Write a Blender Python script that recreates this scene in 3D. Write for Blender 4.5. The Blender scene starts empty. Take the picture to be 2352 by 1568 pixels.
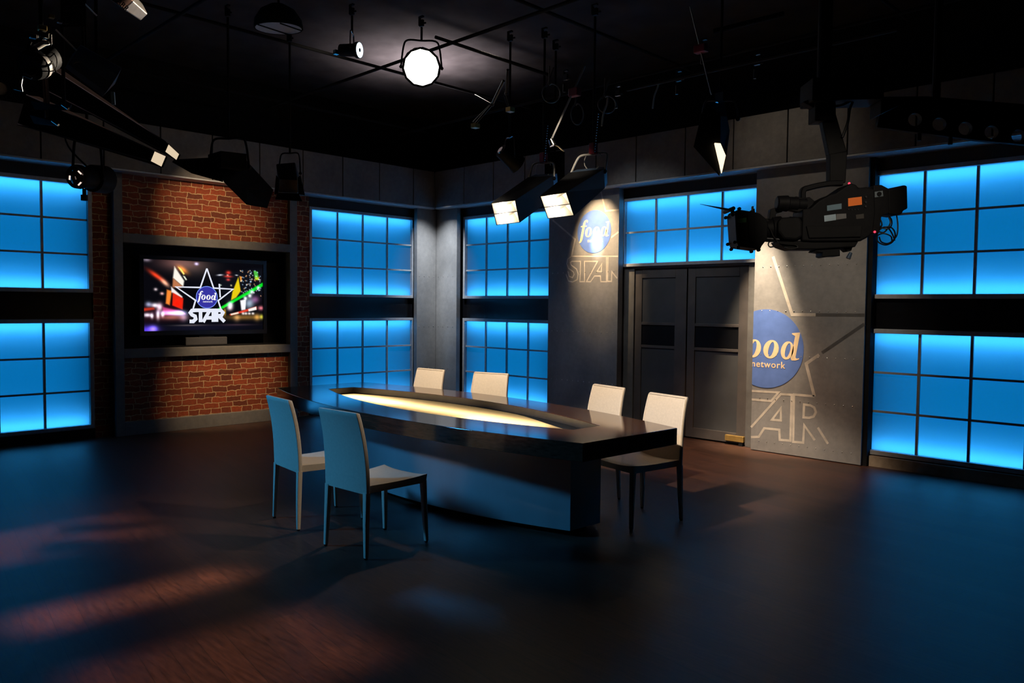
import bpy, bmesh, math, random
import numpy as np
from mathutils import Vector, Matrix

random.seed(7)
SC = bpy.context.scene
COL = SC.collection
PI = math.pi

# ------------------------------------------------------------------ camera
FPX, YAW, PITCH, ROLL, EYE = 1797.2, math.radians(44.73), math.radians(2.5815), math.radians(0.5358), 1.62
_f = Vector((-math.sin(YAW) * math.cos(PITCH), math.cos(YAW) * math.cos(PITCH), -math.sin(PITCH)))
_r0 = Vector((math.cos(YAW), math.sin(YAW), 0))
_u0 = _r0.cross(_f)
_r = _r0 * math.cos(ROLL) + _u0 * math.sin(ROLL)
_u = -_r0 * math.sin(ROLL) + _u0 * math.cos(ROLL)
cam_d = bpy.data.cameras.new('camera')
cam = bpy.data.objects.new('camera', cam_d)
COL.objects.link(cam)
M = Matrix.Identity(4)
for i in range(3):
    M[i][0], M[i][1], M[i][2] = _r[i], _u[i], -_f[i]
M[2][3] = EYE
cam.matrix_world = M
cam_d.sensor_width = 36
cam_d.lens = FPX / 2352 * 36
cam_d.clip_start = 0.05
SC.camera = cam


def V(x, y, d):
    """world point at image position x, y (2352 x 1568) and distance d along the view axis"""
    return Vector((0, 0, EYE)) + (_r * ((x - 1176) / FPX) - _u * ((y - 784) / FPX) + _f) * d


# ------------------------------------------------------------------ materials
def lin(c):
    return tuple(((v / 255) / 12.92 if v / 255 <= 0.04045 else ((v / 255 + 0.055) / 1.055) ** 2.4) for v in c)


MATS = {}


def mat(name, rgb, rough=0.6, metal=0.0, var=0.18, scale=12.0, bump=0.0, spec=0.5, coat=0.0, stretch=(1, 1, 1), emit=None, estr=0.0):
    if name in MATS:
        return MATS[name]
    m = bpy.data.materials.new(name)
    m.use_nodes = True
    nt = m.node_tree
    b = nt.nodes['Principled BSDF']
    tc = nt.nodes.new('ShaderNodeTexCoord')
    mp = nt.nodes.new('ShaderNodeMapping')
    mp.inputs['Scale'].default_value = stretch
    nt.links.new(tc.outputs['Object'], mp.inputs['Vector'])
    no = nt.nodes.new('ShaderNodeTexNoise')
    no.inputs['Scale'].default_value = scale
    no.inputs['Detail'].default_value = 5
    nt.links.new(mp.outputs['Vector'], no.inputs['Vector'])
    cr = nt.nodes.new('ShaderNodeValToRGB')
    cr.color_ramp.elements[0].position = 0.3
    cr.color_ramp.elements[1].position = 0.72
    cr.color_ramp.elements[0].color = tuple(v * (1 - var) for v in rgb) + (1,)
    cr.color_ramp.elements[1].color = tuple(min(1, v * (1 + var)) for v in rgb) + (1,)
    nt.links.new(no.outputs['Fac'], cr.inputs['Fac'])
    nt.links.new(cr.outputs['Color'], b.inputs['Base Color'])
    b.inputs['Roughness'].default_value = rough
    b.inputs['Metallic'].default_value = metal
    b.inputs['Specular IOR Level'].default_value = spec
    b.inputs['Coat Weight'].default_value = coat
    if bump:
        bp = nt.nodes.new('ShaderNodeBump')
        bp.inputs['Strength'].default_value = bump
        bp.inputs['Distance'].default_value = 0.01
        nt.links.new(no.outputs['Fac'], bp.inputs['Height'])
        nt.links.new(bp.outputs['Normal'], b.inputs['Normal'])
    if emit:
        b.inputs['Emission Color'].default_value = tuple(emit) + (1,)
        b.inputs['Emission Strength'].default_value = estr
    MATS[name] = m
    return m


def concrete(name, c0, c1, rough=0.55, spec=0.5):
    m = bpy.data.materials.new(name)
    m.use_nodes = True
    nt = m.node_tree
    N, Lk = nt.nodes, nt.links
    b = N['Principled BSDF']
    tc = N.new('ShaderNodeTexCoord')
    n1 = N.new('ShaderNodeTexNoise'); n1.inputs['Scale'].default_value = 2.2; n1.inputs['Detail'].default_value = 8; n1.inputs['Roughness'].default_value = 0.62
    n2 = N.new('ShaderNodeTexNoise'); n2.inputs['Scale'].default_value = 16; n2.inputs['Detail'].default_value = 6; n2.inputs['Roughness'].default_value = 0.7
    for n in (n1, n2):
        Lk.new(tc.outputs['Object'], n.inputs['Vector'])
    mx = N.new('ShaderNodeMix'); mx.data_type = 'FLOAT'; mx.inputs[0].default_value = 0.4
    Lk.new(n1.outputs['Fac'], mx.inputs[2]); Lk.new(n2.outputs['Fac'], mx.inputs[3])
    cr = N.new('ShaderNodeValToRGB')
    cr.color_ramp.elements[0].position = 0.33; cr.color_ramp.elements[1].position = 0.68
    cr.color_ramp.elements[0].color = tuple(c0) + (1,); cr.color_ramp.elements[1].color = tuple(c1) + (1,)
    Lk.new(mx.outputs[0], cr.inputs['Fac']); Lk.new(cr.outputs['Color'], b.inputs['Base Color'])
    bp = N.new('ShaderNodeBump'); bp.inputs['Strength'].default_value = 0.12; bp.inputs['Distance'].default_value = 0.01
    Lk.new(mx.outputs[0], bp.inputs['Height']); Lk.new(bp.outputs['Normal'], b.inputs['Normal'])
    rr = N.new('ShaderNodeMapRange'); rr.inputs[3].default_value = rough - 0.08; rr.inputs[4].default_value = rough + 0.12
    Lk.new(n1.outputs['Fac'], rr.inputs[0]); Lk.new(rr.outputs[0], b.inputs['Roughness'])
    b.inputs['Specular IOR Level'].default_value = spec
    return m


def brick(name, dark=1.0):
    m = bpy.data.materials.new(name)
    m.use_nodes = True
    nt = m.node_tree
    N, Lk = nt.nodes, nt.links
    b = N['Principled BSDF']
    tc = N.new('ShaderNodeTexCoord')
    sp = N.new('ShaderNodeSeparateXYZ'); cb = N.new('ShaderNodeCombineXYZ')
    Lk.new(tc.outputs['Object'], sp.inputs[0])
    Lk.new(sp.outputs['X'], cb.inputs['X']); Lk.new(sp.outputs['Z'], cb.inputs['Y'])
    nd = N.new('ShaderNodeTexNoise'); nd.inputs['Scale'].default_value = 9; nd.inputs['Detail'].default_value = 4
    Lk.new(cb.outputs[0], nd.inputs['Vector'])
    su = N.new('ShaderNodeVectorMath'); su.operation = 'SUBTRACT'; su.inputs[1].default_value = (0.5, 0.5, 0.5)
    Lk.new(nd.outputs['Color'], su.inputs[0])
    scv = N.new('ShaderNodeVectorMath'); scv.operation = 'SCALE'; scv.inputs['Scale'].default_value = 0.062
    Lk.new(su.outputs[0], scv.inputs[0])
    ad = N.new('ShaderNodeVectorMath'); ad.operation = 'ADD'
    Lk.new(cb.outputs[0], ad.inputs[0]); Lk.new(scv.outputs[0], ad.inputs[1])
    bt = N.new('ShaderNodeTexBrick')
    bt.inputs['Scale'].default_value = 1.0
    bt.inputs['Brick Width'].default_value = 0.2
    bt.inputs['Row Height'].default_value = 0.072
    bt.inputs['Mortar Size'].default_value = 0.0055
    bt.inputs['Mortar Smooth'].default_value = 0.35
    bt.inputs['Bias'].default_value = -0.1
    bt.offset = 0.45; bt.squash = 0.72; bt.squash_frequency = 3
    Lk.new(ad.outputs[0], bt.inputs['Vector'])
    bt.inputs['Color1'].default_value = tuple(v * dark for v in (0.27, 0.052, 0.017)) + (1,)
    bt.inputs['Color2'].default_value = tuple(v * dark for v in (0.10, 0.026, 0.013)) + (1,)
    bt.inputs['Mortar'].default_value = tuple(v * dark for v in (0.46, 0.30, 0.15)) + (1,)
    n2 = N.new('ShaderNodeTexNoise'); n2.inputs['Scale'].default_value = 30; n2.inputs['Detail'].default_value = 5
    Lk.new(cb.outputs[0], n2.inputs['Vector'])
    mr = N.new('ShaderNodeMapRange'); mr.inputs[3].default_value = 0.55; mr.inputs[4].default_value = 1.4
    Lk.new(n2.outputs['Fac'], mr.inputs[0])
    mul = N.new('ShaderNodeVectorMath'); mul.operation = 'SCALE'
    Lk.new(bt.outputs['Color'], mul.inputs[0]); Lk.new(mr.outputs[0], mul.inputs['Scale'])
    Lk.new(mul.outputs[0], b.inputs['Base Color'])
    b.inputs['Roughness'].default_value = 0.75
    b.inputs['Specular IOR Level'].default_value = 0.25
    bp = N.new('ShaderNodeBump'); bp.inputs['Strength'].default_value = 0.5; bp.inputs['Distance'].default_value = 0.012; bp.invert = True
    Lk.new(bt.outputs['Fac'], bp.inputs['Height']); Lk.new(bp.outputs['Normal'], b.inputs['Normal'])
    return m


def floor_mat():
    m = bpy.data.materials.new('dark_stained_floorboards')
    m.use_nodes = True
    nt = m.node_tree
    N, Lk = nt.nodes, nt.links
    b = N['Principled BSDF']
    tc = N.new('ShaderNodeTexCoord')
    mp = N.new('ShaderNodeMapping'); mp.inputs['Rotation'].default_value = (0, 0, math.radians(8))
    Lk.new(tc.outputs['Object'], mp.inputs['Vector'])
    bt = N.new('ShaderNodeTexBrick')
    bt.inputs['Scale'].default_value = 1; bt.inputs['Brick Width'].default_value = 1.3; bt.inputs['Row Height'].default_value = 0.13
    bt.inputs['Mortar Size'].default_value = 0.0015
    bt.inputs['Color1'].default_value = (0.066, 0.030, 0.019, 1); bt.inputs['Color2'].default_value = (0.044, 0.021, 0.014, 1)
    bt.inputs['Mortar'].default_value = (0.018, 0.012, 0.009, 1)
    Lk.new(mp.outputs[0], bt.inputs['Vector'])
    m2 = N.new('ShaderNodeMapping'); m2.inputs['Scale'].default_value = (2.2, 16, 1); m2.inputs['Rotation'].default_value = (0, 0, math.radians(8))
    Lk.new(tc.outputs['Object'], m2.inputs['Vector'])
    n1 = N.new('ShaderNodeTexNoise'); n1.inputs['Scale'].default_value = 3.0; n1.inputs['Detail'].default_value = 8; n1.inputs['Roughness'].default_value = 0.7
    Lk.new(m2.outputs[0], n1.inputs['Vector'])
    mr = N.new('ShaderNodeMapRange'); mr.inputs[1].default_value = 0.3; mr.inputs[2].default_value = 0.72; mr.inputs[3].default_value = 0.35; mr.inputs[4].default_value = 1.75
    Lk.new(n1.outputs['Fac'], mr.inputs[0])
    sc = N.new('ShaderNodeVectorMath'); sc.operation = 'SCALE'
    Lk.new(bt.outputs['Color'], sc.inputs[0]); Lk.new(mr.outputs[0], sc.inputs['Scale'])
    Lk.new(sc.outputs[0], b.inputs['Base Color'])
    rr = N.new('ShaderNodeMapRange'); rr.inputs[3].default_value = 0.34; rr.inputs[4].default_value = 0.52
    Lk.new(n1.outputs['Fac'], rr.inputs[0]); Lk.new(rr.outputs[0], b.inputs['Roughness'])
    b.inputs['Specular IOR Level'].default_value = 0.30
    bp = N.new('ShaderNodeBump'); bp.inputs['Strength'].default_value = 0.12; bp.inputs['Distance'].default_value = 0.0015
    Lk.new(n1.outputs['Fac'], bp.inputs['Height']); Lk.new(bp.outputs['Normal'], b.inputs['Normal'])
    return m


def translucent(name, rgb, diff=0.12):
    m = bpy.data.materials.new(name)
    m.use_nodes = True
    nt = m.node_tree
    N, Lk = nt.nodes, nt.links
    N.remove(N['Principled BSDF'])
    out = N['Material Output']
    t = N.new('ShaderNodeBsdfTranslucent'); d = N.new('ShaderNodeBsdfDiffuse'); mx = N.new('ShaderNodeMixShader')
    t.inputs['Color'].default_value = tuple(rgb) + (1,)
    d.inputs['Color'].default_value = tuple(v * 0.12 for v in rgb) + (1,)
    tc = N.new('ShaderNodeTexCoord'); no = N.new('ShaderNodeTexNoise'); no.inputs['Scale'].default_value = 60
    Lk.new(tc.outputs['Object'], no.inputs['Vector'])
    mr = N.new('ShaderNodeMapRange'); mr.inputs[3].default_value = diff * 0.9; mr.inputs[4].default_value = diff * 1.1
    Lk.new(no.outputs['Fac'], mr.inputs[0]); Lk.new(mr.outputs[0], mx.inputs[0])
    Lk.new(t.outputs[0], mx.inputs[1]); Lk.new(d.outputs[0], mx.inputs[2]); Lk.new(mx.outputs[0], out.inputs['Surface'])
    return m


def emitter(name, rgb, strength):
    if name in MATS:
        return MATS[name]
    m = bpy.data.materials.new(name)
    m.use_nodes = True
    nt = m.node_tree
    nt.nodes.remove(nt.nodes['Principled BSDF'])
    e = nt.nodes.new('ShaderNodeEmission')
    e.inputs['Color'].default_value = tuple(rgb) + (1,)
    e.inputs['Strength'].default_value = strength
    nt.links.new(e.outputs[0], nt.nodes['Material Output'].inputs['Surface'])
    MATS[name] = m
    return m


BLACK = mat('black_powder_coat', (0.006, 0.006, 0.007), 0.65, var=0.3, spec=0.15)
BLACKP = mat('black_plastic', (0.006, 0.006, 0.0075), 0.6, var=0.25, scale=40, spec=0.12)
MATTE = mat('matte_black_paint', (0.006, 0.006, 0.007), 0.9, var=0.3, spec=0.2)
GLOSSB = mat('glossy_black_laminate', (0.004, 0.004, 0.005), 0.22, var=0.3, spec=0.4)
DARKST = mat('dark_steel', (0.05, 0.05, 0.055), 0.4, metal=0.8, var=0.2)
CHROME = mat('worn_chrome', (0.62, 0.60, 0.58), 0.22, metal=1.0, var=0.15, scale=30)
STEEL = mat('brushed_aluminium_frame', (0.34, 0.35, 0.37), 0.5, metal=0.2, var=0.12, scale=20)
WIRE = mat('black_rubber_cable', (0.01, 0.01, 0.011), 0.5)
REDP = mat('red_painted_clamp', (0.22, 0.012, 0.02), 0.5)
CREAM = mat('cream_leather', (0.63, 0.52, 0.40), 0.46, var=0.05, scale=60, bump=0.06, spec=0.4)
CREAMP = mat('cream_leather_piping', (0.70, 0.59, 0.47), 0.42, var=0.04, scale=60, spec=0.4)
WOOD = mat('espresso_wood_veneer', (0.075, 0.033, 0.020), 0.11, var=0.35, scale=5, stretch=(1, 14, 14), spec=1.0)
TRAY = mat('dark_tray_laminate', (0.008, 0.009, 0.010), 0.35, var=0.2)
PEDM = mat('satin_metal_laminate', (0.42, 0.43, 0.43), 0.30, metal=0.3, var=0.06, scale=6, stretch=(1, 1, 0.2))
CONC = concrete('grey_concrete', (0.135, 0.13, 0.13), (0.235, 0.225, 0.215))
CONCH = concrete('grey_concrete_fascia', (0.10, 0.095, 0.092), (0.19, 0.175, 0.165), 0.7, 0.2)
PLINTH = concrete('stained_concrete_plinth', (0.17, 0.125, 0.085), (0.42, 0.33, 0.24), 0.7, 0.2)
FRAMEM = concrete('weathered_steel_frame', (0.10, 0.095, 0.088), (0.19, 0.175, 0.155), 0.5, 0.4)
BRICK = brick('red_brick_cream_mortar')
FLOORM = floor_mat()
PANE = translucent('frosted_blue_pane', (0.9, 0.95, 1.0))
DIFFUS = translucent('opal_diffuser', (0.95, 0.93, 0.9), 0.05)
DOORM = mat('dark_brown_door_paint', (0.065, 0.055, 0.050), 0.55, var=0.2, scale=5)
BRASS = mat('worn_brass', (0.45, 0.28, 0.08), 0.4, metal=0.6, var=0.2)
BOXIN = mat('lightbox_lining', (0.02, 0.025, 0.03), 0.9)
BLUEP = mat('blue_logo_paint', (0.085, 0.15, 0.40), 0.45, var=0.10, scale=10)
GOLDP = mat('pale_gold_logo_paint', (0.66, 0.50, 0.30), 0.45, var=0.12, scale=14)
LINEP = mat('pale_line_paint', (0.46, 0.41, 0.35), 0.42, metal=0.1, var=0.25, scale=9)
DLINE = mat('dark_line_tone', (0.075, 0.07, 0.066), 0.4, var=0.2)
RIVET = mat('steel_rivet', (0.6, 0.58, 0.55), 0.3, metal=0.9)


# ------------------------------------------------------------------ objects
def wm(o):
    m = o.matrix_basis.copy()
    return wm(o.parent) @ m if o.parent else m


def tag(o, label=None, cat=None, group=None, kind=None):
    if label: o['label'] = label
    if cat: o['category'] = cat
    if group: o['group'] = group
    if kind: o['kind'] = kind
    return o


def thing(name, label, cat, loc=(0, 0, 0), rotz=0.0, group=None, kind=None):
    o = bpy.data.objects.new(name, None)
    o.empty_display_size = 0.1
    COL.objects.link(o)
    o.location = loc
    o.rotation_euler = (0, 0, rotz)
    return tag(o, label, cat, group, kind)


class MB:
    def __init__(self):
        self.b = bmesh.new()

    def poly(self, pts):
        return self.b.faces.new([self.b.verts.new(p) for p in pts])

    def hexa(self, p):
        v = [self.b.verts.new(q) for q in p]
        for f in ((0, 3, 2, 1), (4, 5, 6, 7), (0, 1, 5, 4), (1, 2, 6, 5), (2, 3, 7, 6), (3, 0, 4, 7)):
            self.b.faces.new([v[i] for i in f])
        return self

    def box(self, x0, x1, y0, y1, z0, z1):
        return self.hexa([(x0, y0, z0), (x1, y0, z0), (x1, y1, z0), (x0, y1, z0), (x0, y0, z1), (x1, y0, z1), (x1, y1, z1), (x0, y1, z1)])

    def prism(self, pts, y0, y1):
        """outline in x, z extruded along y"""
        a = [self.b.verts.new((p[0], y0, p[1])) for p in pts]
        c = [self.b.verts.new((p[0], y1, p[1])) for p in pts]
        n = len(pts)
        self.b.faces.new(a); self.b.faces.new(c[::-1])
        for i in range(n):
            j = (i + 1) % n
            self.b.faces.new([a[i], c[i], c[j], a[j]])
        return self

    def prismz(self, pts, z0, z1):
        a = [self.b.verts.new((p[0], p[1], z0)) for p in pts]
        c = [self.b.verts.new((p[0], p[1], z1)) for p in pts]
        n = len(pts)
        self.b.faces.new(a[::-1]); self.b.faces.new(c)
        for i in range(n):
            j = (i + 1) % n
            self.b.faces.new([a[i], a[j], c[j], c[i]])
        return self

    def loft(self, rings, cap=True, closed=True):
        R = [[self.b.verts.new(p) for p in r] for r in rings]
        n = len(R[0])
        for k in range(len(R) - 1):
            for i in range(n if closed else n - 1):
                j = (i + 1) % n
                self.b.faces.new([R[k][i], R[k][j], R[k + 1][j], R[k + 1][i]])
        if cap:
            self.b.faces.new(R[0][::-1]); self.b.faces.new(R[-1])
        return self

    def cyl(self, p, q, r0, r1=None, n=16, cap=True):
        p, q = Vector(p), Vector(q)
        r1 = r0 if r1 is None else r1
        d = (q - p).normalized()
        a = d.orthogonal().normalized(); c = d.cross(a)
        ring = lambda o, r: [o + (a * math.cos(t) + c * math.sin(t)) * r for t in [2 * PI * i / n for i in range(n)]]
        return self.loft([ring(p, r0), ring(q, r1)], cap)

    def lathe(self, p, d, prof, n=24, cap=False):
        """prof: (distance along d, radius)"""
        p = Vector(p); d = Vector(d).normalized()
        a = d.orthogonal().normalized(); c = d.cross(a)
        rings = [[p + d * h + (a * math.cos(2 * PI * i / n) + c * math.sin(2 * PI * i / n)) * r for i in range(n)] for h, r in prof]
        return self.loft(rings, cap)

    def tube(self, pts, r, n=8):
        pts = [Vector(p) for p in pts]
        rings = []
        a = None
        for i, p in enumerate(pts):
            t = (pts[min(i + 1, len(pts) - 1)] - pts[max(i - 1, 0)]).normalized()
            a = t.orthogonal().normalized() if a is None else (a - t * a.dot(t)).normalized()
            c = t.cross(a)
            rings.append([p + (a * math.cos(2 * PI * k / n) + c * math.sin(2 * PI * k / n)) * r for k in range(n)])
        return self.loft(rings)

    def ball(self, p, r, n=10):
        bmesh.ops.create_uvsphere(self.b, u_segments=n, v_segments=max(5, n // 2 + 1), radius=r, matrix=Matrix.Translation(Vector(p)))
        return self

    def build(self, name, m, parent=None, world=False, smooth=35, bevel=0.0, label=None):
        bmesh.ops.recalc_face_normals(self.b, faces=self.b.faces)
        me = bpy.data.meshes.new(name)
        if world and parent is not None:
            self.b.transform(wm(parent).inverted())
        self.b.to_mesh(me)
        self.b.free()
        o = bpy.data.objects.new(name, me)
        COL.objects.link(o)
        o.parent = parent
        if m is not None:
            me.materials.append(m)
        if smooth:
            for p in me.polygons:
                p.use_smooth = True
            me.set_sharp_from_angle(angle=math.radians(smooth))
        if bevel:
            bv = o.modifiers.new('edge_rounding', 'BEVEL')
            bv.width = bevel; bv.segments = 2; bv.limit_method = 'ANGLE'
        if label:
            o['label'] = label
        return o


def smooth_path(pts, k=6):
    pts = [Vector(p) for p in pts]
    out = []
    for i in range(len(pts) - 1):
        p0, p1, p2, p3 = pts[max(i - 1, 0)], pts[i], pts[i + 1], pts[min(i + 2, len(pts) - 1)]
        for j in range(k):
            t = j / k
            out.append(0.5 * ((2 * p1) + (p2 - p0) * t + (2 * p0 - 5 * p1 + 4 * p2 - p3) * t * t + (3 * p1 - p0 - 3 * p2 + p3) * t ** 3))
    out.append(pts[-1])
    return out


def copy_tree(o, parent=None):
    c = o.copy()
    COL.objects.link(c)
    c.parent = parent
    for ch in list(o.children):
        copy_tree(ch, c)
    return c


def light(name, kind, loc, energy, color, aim=None, rot=None, parent=None, **kw):
    d = bpy.data.lights.new(name, kind)
    d.energy = energy
    d.color = color
    for k, v in kw.items():
        setattr(d, k, v)
    o = bpy.data.objects.new(name, d)
    COL.objects.link(o)
    o.location = loc
    if aim is not None:
        o.rotation_euler = (Vector(aim) - Vector(loc)).to_track_quat('-Z', 'Y').to_euler()
    if rot is not None:
        o.rotation_euler = rot
    o.parent = parent
    return o


# ================================================================== SETTING
XW, YW = -10.12, 8.42          # planes of the window panes
XP, YP = -9.97, 8.26           # fronts of the posts and concrete panels
CEIL = 4.75

mb = MB(); mb.box(-10.6, 3.2, -6.0, 8.95, -0.1, 0)
tag(mb.build('floor', FLOORM, smooth=0), 'dark stained wooden studio floor with a dull gloss', 'floor', kind='structure')
mb = MB(); mb.box(-10.6, 3.2, -6.0, 8.95, CEIL, CEIL + 0.1)
CEILM = mat('black_ceiling_paint', (0.045, 0.040, 0.042), 0.95, var=0.3, scale=3, spec=0.1)
tag(mb.build('ceiling', CEILM, smooth=0), 'black studio ceiling above the lighting grid', 'ceiling', kind='structure')
mb = MB(); mb.box(-10.6, -10.5, -6.0, 8.95, 0, CEIL)
tag(mb.build('wall_left', MATTE, smooth=0), 'black studio wall behind the brick and blue windows', 'wall', kind='structure')
mb = MB(); mb.box(-10.5, 3.2, 8.85, 8.95, 0, CEIL)
tag(mb.build('wall_back', MATTE, smooth=0), 'black studio wall behind the doors and logo panels', 'wall', kind='structure')
mb = MB(); mb.box(3.1, 3.2, -6.0, 8.85, 0, CEIL)
tag(mb.build('wall_right', MATTE, smooth=0), 'black studio wall closing the open side', 'wall', kind='structure')
mb = MB(); mb.box(-10.5, 3.1, -6.0, -5.9, 0, CEIL)
tag(mb.build('wall_front', MATTE, smooth=0), 'black studio wall behind the camera', 'wall', kind='structure')

BLUE = (0.0, 0.37, 1.0)
EDGE = (0.045, 0.44, 1.0)
KB, KS = 1.75, 2.4            # watts per square metre of pane (back lamps), watts per metre (edge strips)
win_n = 0


def window(loc, rotz, cols, z0, rows, label, frame=0.045, kb=1.0, ks=1.0):
    """back-lit frosted window: local x along the wall, local -y into the room"""
    global win_n
    win_n += 1
    t = thing('window_%d' % win_n, label, 'window', loc, rotz, kind='structure')
    W, H, z1 = cols[-1] - cols[0], rows[-1], z0 + rows[-1]
    x0, x1 = cols[0], cols[-1]
    f = frame
    mb = MB()
    mb.box(x0 - f, x0, -0.05, 0.03, z0 - f, z1 + f); mb.box(x1, x1 + f, -0.05, 0.03, z0 - f, z1 + f)
    mb.box(x0, x1, -0.05, 0.03, z0 - f, z0); mb.box(x0, x1, -0.05, 0.03, z1, z1 + f)
    mb.build('window_frame', STEEL, t, smooth=0, bevel=0.003)
    mb = MB()
    for c in cols[1:-1]:
        mb.box(c - 0.013, c + 0.013, -0.022, 0.002, z0, z1)
    for r in rows[1:-1]:
        for a, b in zip(cols[:-1], cols[1:]):
            mb.box(a + (0.013 if a > x0 else 0), b - (0.013 if b < x1 else 0), -0.02, 0.002, z0 + r - 0.011, z0 + r + 0.011)
    mb.build('glazing_bar', STEEL, t, smooth=0)
    mb = MB(); mb.box(x0, x1, 0.004, 0.010, z0, z1)
    mb.build('pane', PANE, t, smooth=0)
    mb = MB()
    D = 0.30
    mb.box(x0 - 0.02, x1 + 0.02, D, D + 0.015, z0 - 0.02, z1 + 0.02)
    mb.box(x0 - 0.02, x0 - 0.004, 0.012, D, z0 - 0.02, z1 + 0.02); mb.box(x1 + 0.004, x1 + 0.02, 0.012, D, z0 - 0.02, z1 + 0.02)
    mb.box(x0, x1, 0.012, D, z0 - 0.02, z0 - 0.004); mb.box(x0, x1, 0.012, D, z1 + 0.004, z1 + 0.02)
    mb.build('lamp_housing', BOXIN, t, smooth=0)
    xm = (x0 + x1) / 2
    R = (-PI / 2, 0, 0)
    light('back_lamp', 'AREA', (xm, D - 0.02, z0 + H / 2), KB * kb * W * H, BLUE, rot=R, parent=t, shape='RECTANGLE', size=W * 0.98, size_y=H * 0.98)
    for z in (z0 + 0.03, z1 - 0.03):
        light('edge_lamp', 'AREA', (xm, 0.13, z), KS * ks * W, EDGE, rot=R, parent=t, shape='RECTANGLE', size=W * 0.99, size_y=0.05)
    return t


R90 = PI / 2
LO, HI = 0.163, 1.777
RW = [0, 0.404, 0.808, 1.213]


def lcols(ys): return [y - ys[0] for y in ys]


for ys, nm in (([-3.9, -3.45, -3.0, -2.55, -2.1, -1.65, -1.2], 'in an added unseen bay on the camera side, furthest along the wall'),  # unseen bay, added for more blue light on the chair backs
               ([1.23, 1.68, 2.13, 2.583, 3.058], 'between the dark brick strip and the picture edge'),
               ([6.037, 6.484, 6.933, 7.391, 7.865], 'between the brick bay and the corner column')):
    f = 0.042 if ys[0] > 5 else 0.045
    for z, s in ((LO, 'lower'), (HI, 'upper')):
        window((XW, ys[0], 0), R90, lcols(ys), z, RW, '%s blue lit window grid %s' % (s, nm), f)
xs = [-9.37, -8.905, -8.44, -7.99, -7.53]
for z, s in ((LO, 'lower'), (HI, 'upper')):
    window((xs[0], YW, 0), 0, lcols(xs), z, RW, '%s blue lit window grid between corner column and spotlit round logo panel' % s)
xs = [-3.058, -2.598, -2.133, -1.668, -1.203]
for z, s in ((LO, 'lower'), (HI, 'upper')):
    window((xs[0], YW, 0), 0, lcols(xs), z, RW, '%s blue lit window grid beside the large cropped logo panel' % s)
xs = [-6.235, -5.763, -5.295, -4.823, -4.35]
window((xs[0], YW, 0), 0, lcols(xs), 2.19, [0, 0.405, 0.81], 'blue lit transom window above the dark double doors', 0.04, 1.25, 1.35)

# bands, fillers and plinths around the windows
trim_n = 0


def trim(parts, m, label, cat='trim', bevel=0.0):
    global trim_n
    trim_n += 1
    mb = MB()
    for p in parts:
        mb.box(*p)
    return tag(mb.build('trim_%d' % trim_n, m, smooth=0, bevel=bevel), label, cat, kind='structure')


for y0, y1, nm in ((-4.0, -1.1, 'of the added window bay nearest the camera wall'), (1.15, 3.105, 'of the window bay beside the dark brick strip'), (5.99, 8.2, 'of the window bay beside the corner column')):
    trim([(-10.2, -10.11, y0, y1, 1.423, 1.73)], GLOSSB, 'glossy black band across the middle ' + nm)
    trim([(-10.2, -10.10, y0, y1, 3.04, 3.3)], mat('dark_ribbed_board', (0.014, 0.012, 0.012), 0.7, var=0.5, scale=8, stretch=(10, 10, 0.4)), 'dark ribbed strip over the top ' + nm)
    trim([(-10.2, -10.07, y0, y1, 0, 0.115)], MATTE, 'dark plinth under the bottom ' + nm)
for x0, x1, nm in ((-9.55, -7.46, 'of the window bay between column and round logo panel'), (-3.2, -1.1, 'of the window bay beside the large cropped logo panel')):
    trim([(x0, x1, 8.41, 8.5, 1.423, 1.73)], GLOSSB, 'glossy black band across the middle ' + nm)
    trim([(x0, x1, 8.40, 8.5, 3.04, 3.3)], MATS['dark_ribbed_board'], 'dark ribbed strip over the top ' + nm)
trim([(-9.55, -7.46, 8.37, 8.5, 0, 0.115)], MATTE, 'dark plinth below the window bay between column and round logo panel')
trim([(-3.03, -1.1, 8.335, 8.5, 0, 0.108)], PLINTH, 'stained concrete plinth below the window bay beside the cropped logo panel')
trim([(-3.12, -3.04, 8.30, 8.5, 0, 3.3)], MATTE, 'black reveal strip between the cropped logo panel and its window bay')
trim([(-6.40, -4.25, 8.40, 8.5, 3.045, 3.3)], MATS['dark_ribbed_board'], 'dark ribbed strip over the transom window above the doors')
trim([(-6.345, -6.28, 8.36, 8.5, 0, 3.05)], MATTE, 'black reveal strip between round logo panel and door bay')

# black filler wall beyond the windows on the camera side
trim([(-10.2, -10.06, -1.1, 1.15, 0, 3.3)], MATTE, 'plain black flat between the two window bays on the camera side')

# overhanging concrete fascia
trim_n += 1
fas = thing('trim_%d' % trim_n, 'grey concrete fascia boards overhanging the brick wall and its windows', 'fascia', (-9.8, 0, 3.17), 0, kind='structure')
seam = [8.10, 7.67, 7.025, 6.38, 5.735, 5.09, 4.445, 3.80, 3.155, 2.51, 1.865, 1.22, 0.575, -0.07]
for a, b in zip(seam[:-1], seam[1:]):
    mb = MB(); mb.box(-0.06, 0, b + 0.007, a - 0.007, 0.02, 0.585)
    mb.build('fascia_board', CONCH, fas, smooth=0, bevel=0.004)
mb = MB(); mb.box(-0.4, -0.06, -0.07, 8.16, 0.0, 0.58); mb.box(-0.05, 0.004, -0.07, 8.095, 0.0, 0.018)
mb.build('fascia_soffit', STEEL, fas, smooth=0)
trim_n += 1
fas = thing('trim_%d' % trim_n, 'grey concrete fascia boards overhanging the doors and logo panels', 'fascia', (0, 8.10, 3.17), 0, kind='structure')
seam = [-9.80, -9.10, -8.445, -7.80, -7.155, -6.51, -5.87, -5.16, -4.53, -3.89, -3.25, -2.60, -1.955, -1.31, -0.665]
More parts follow.
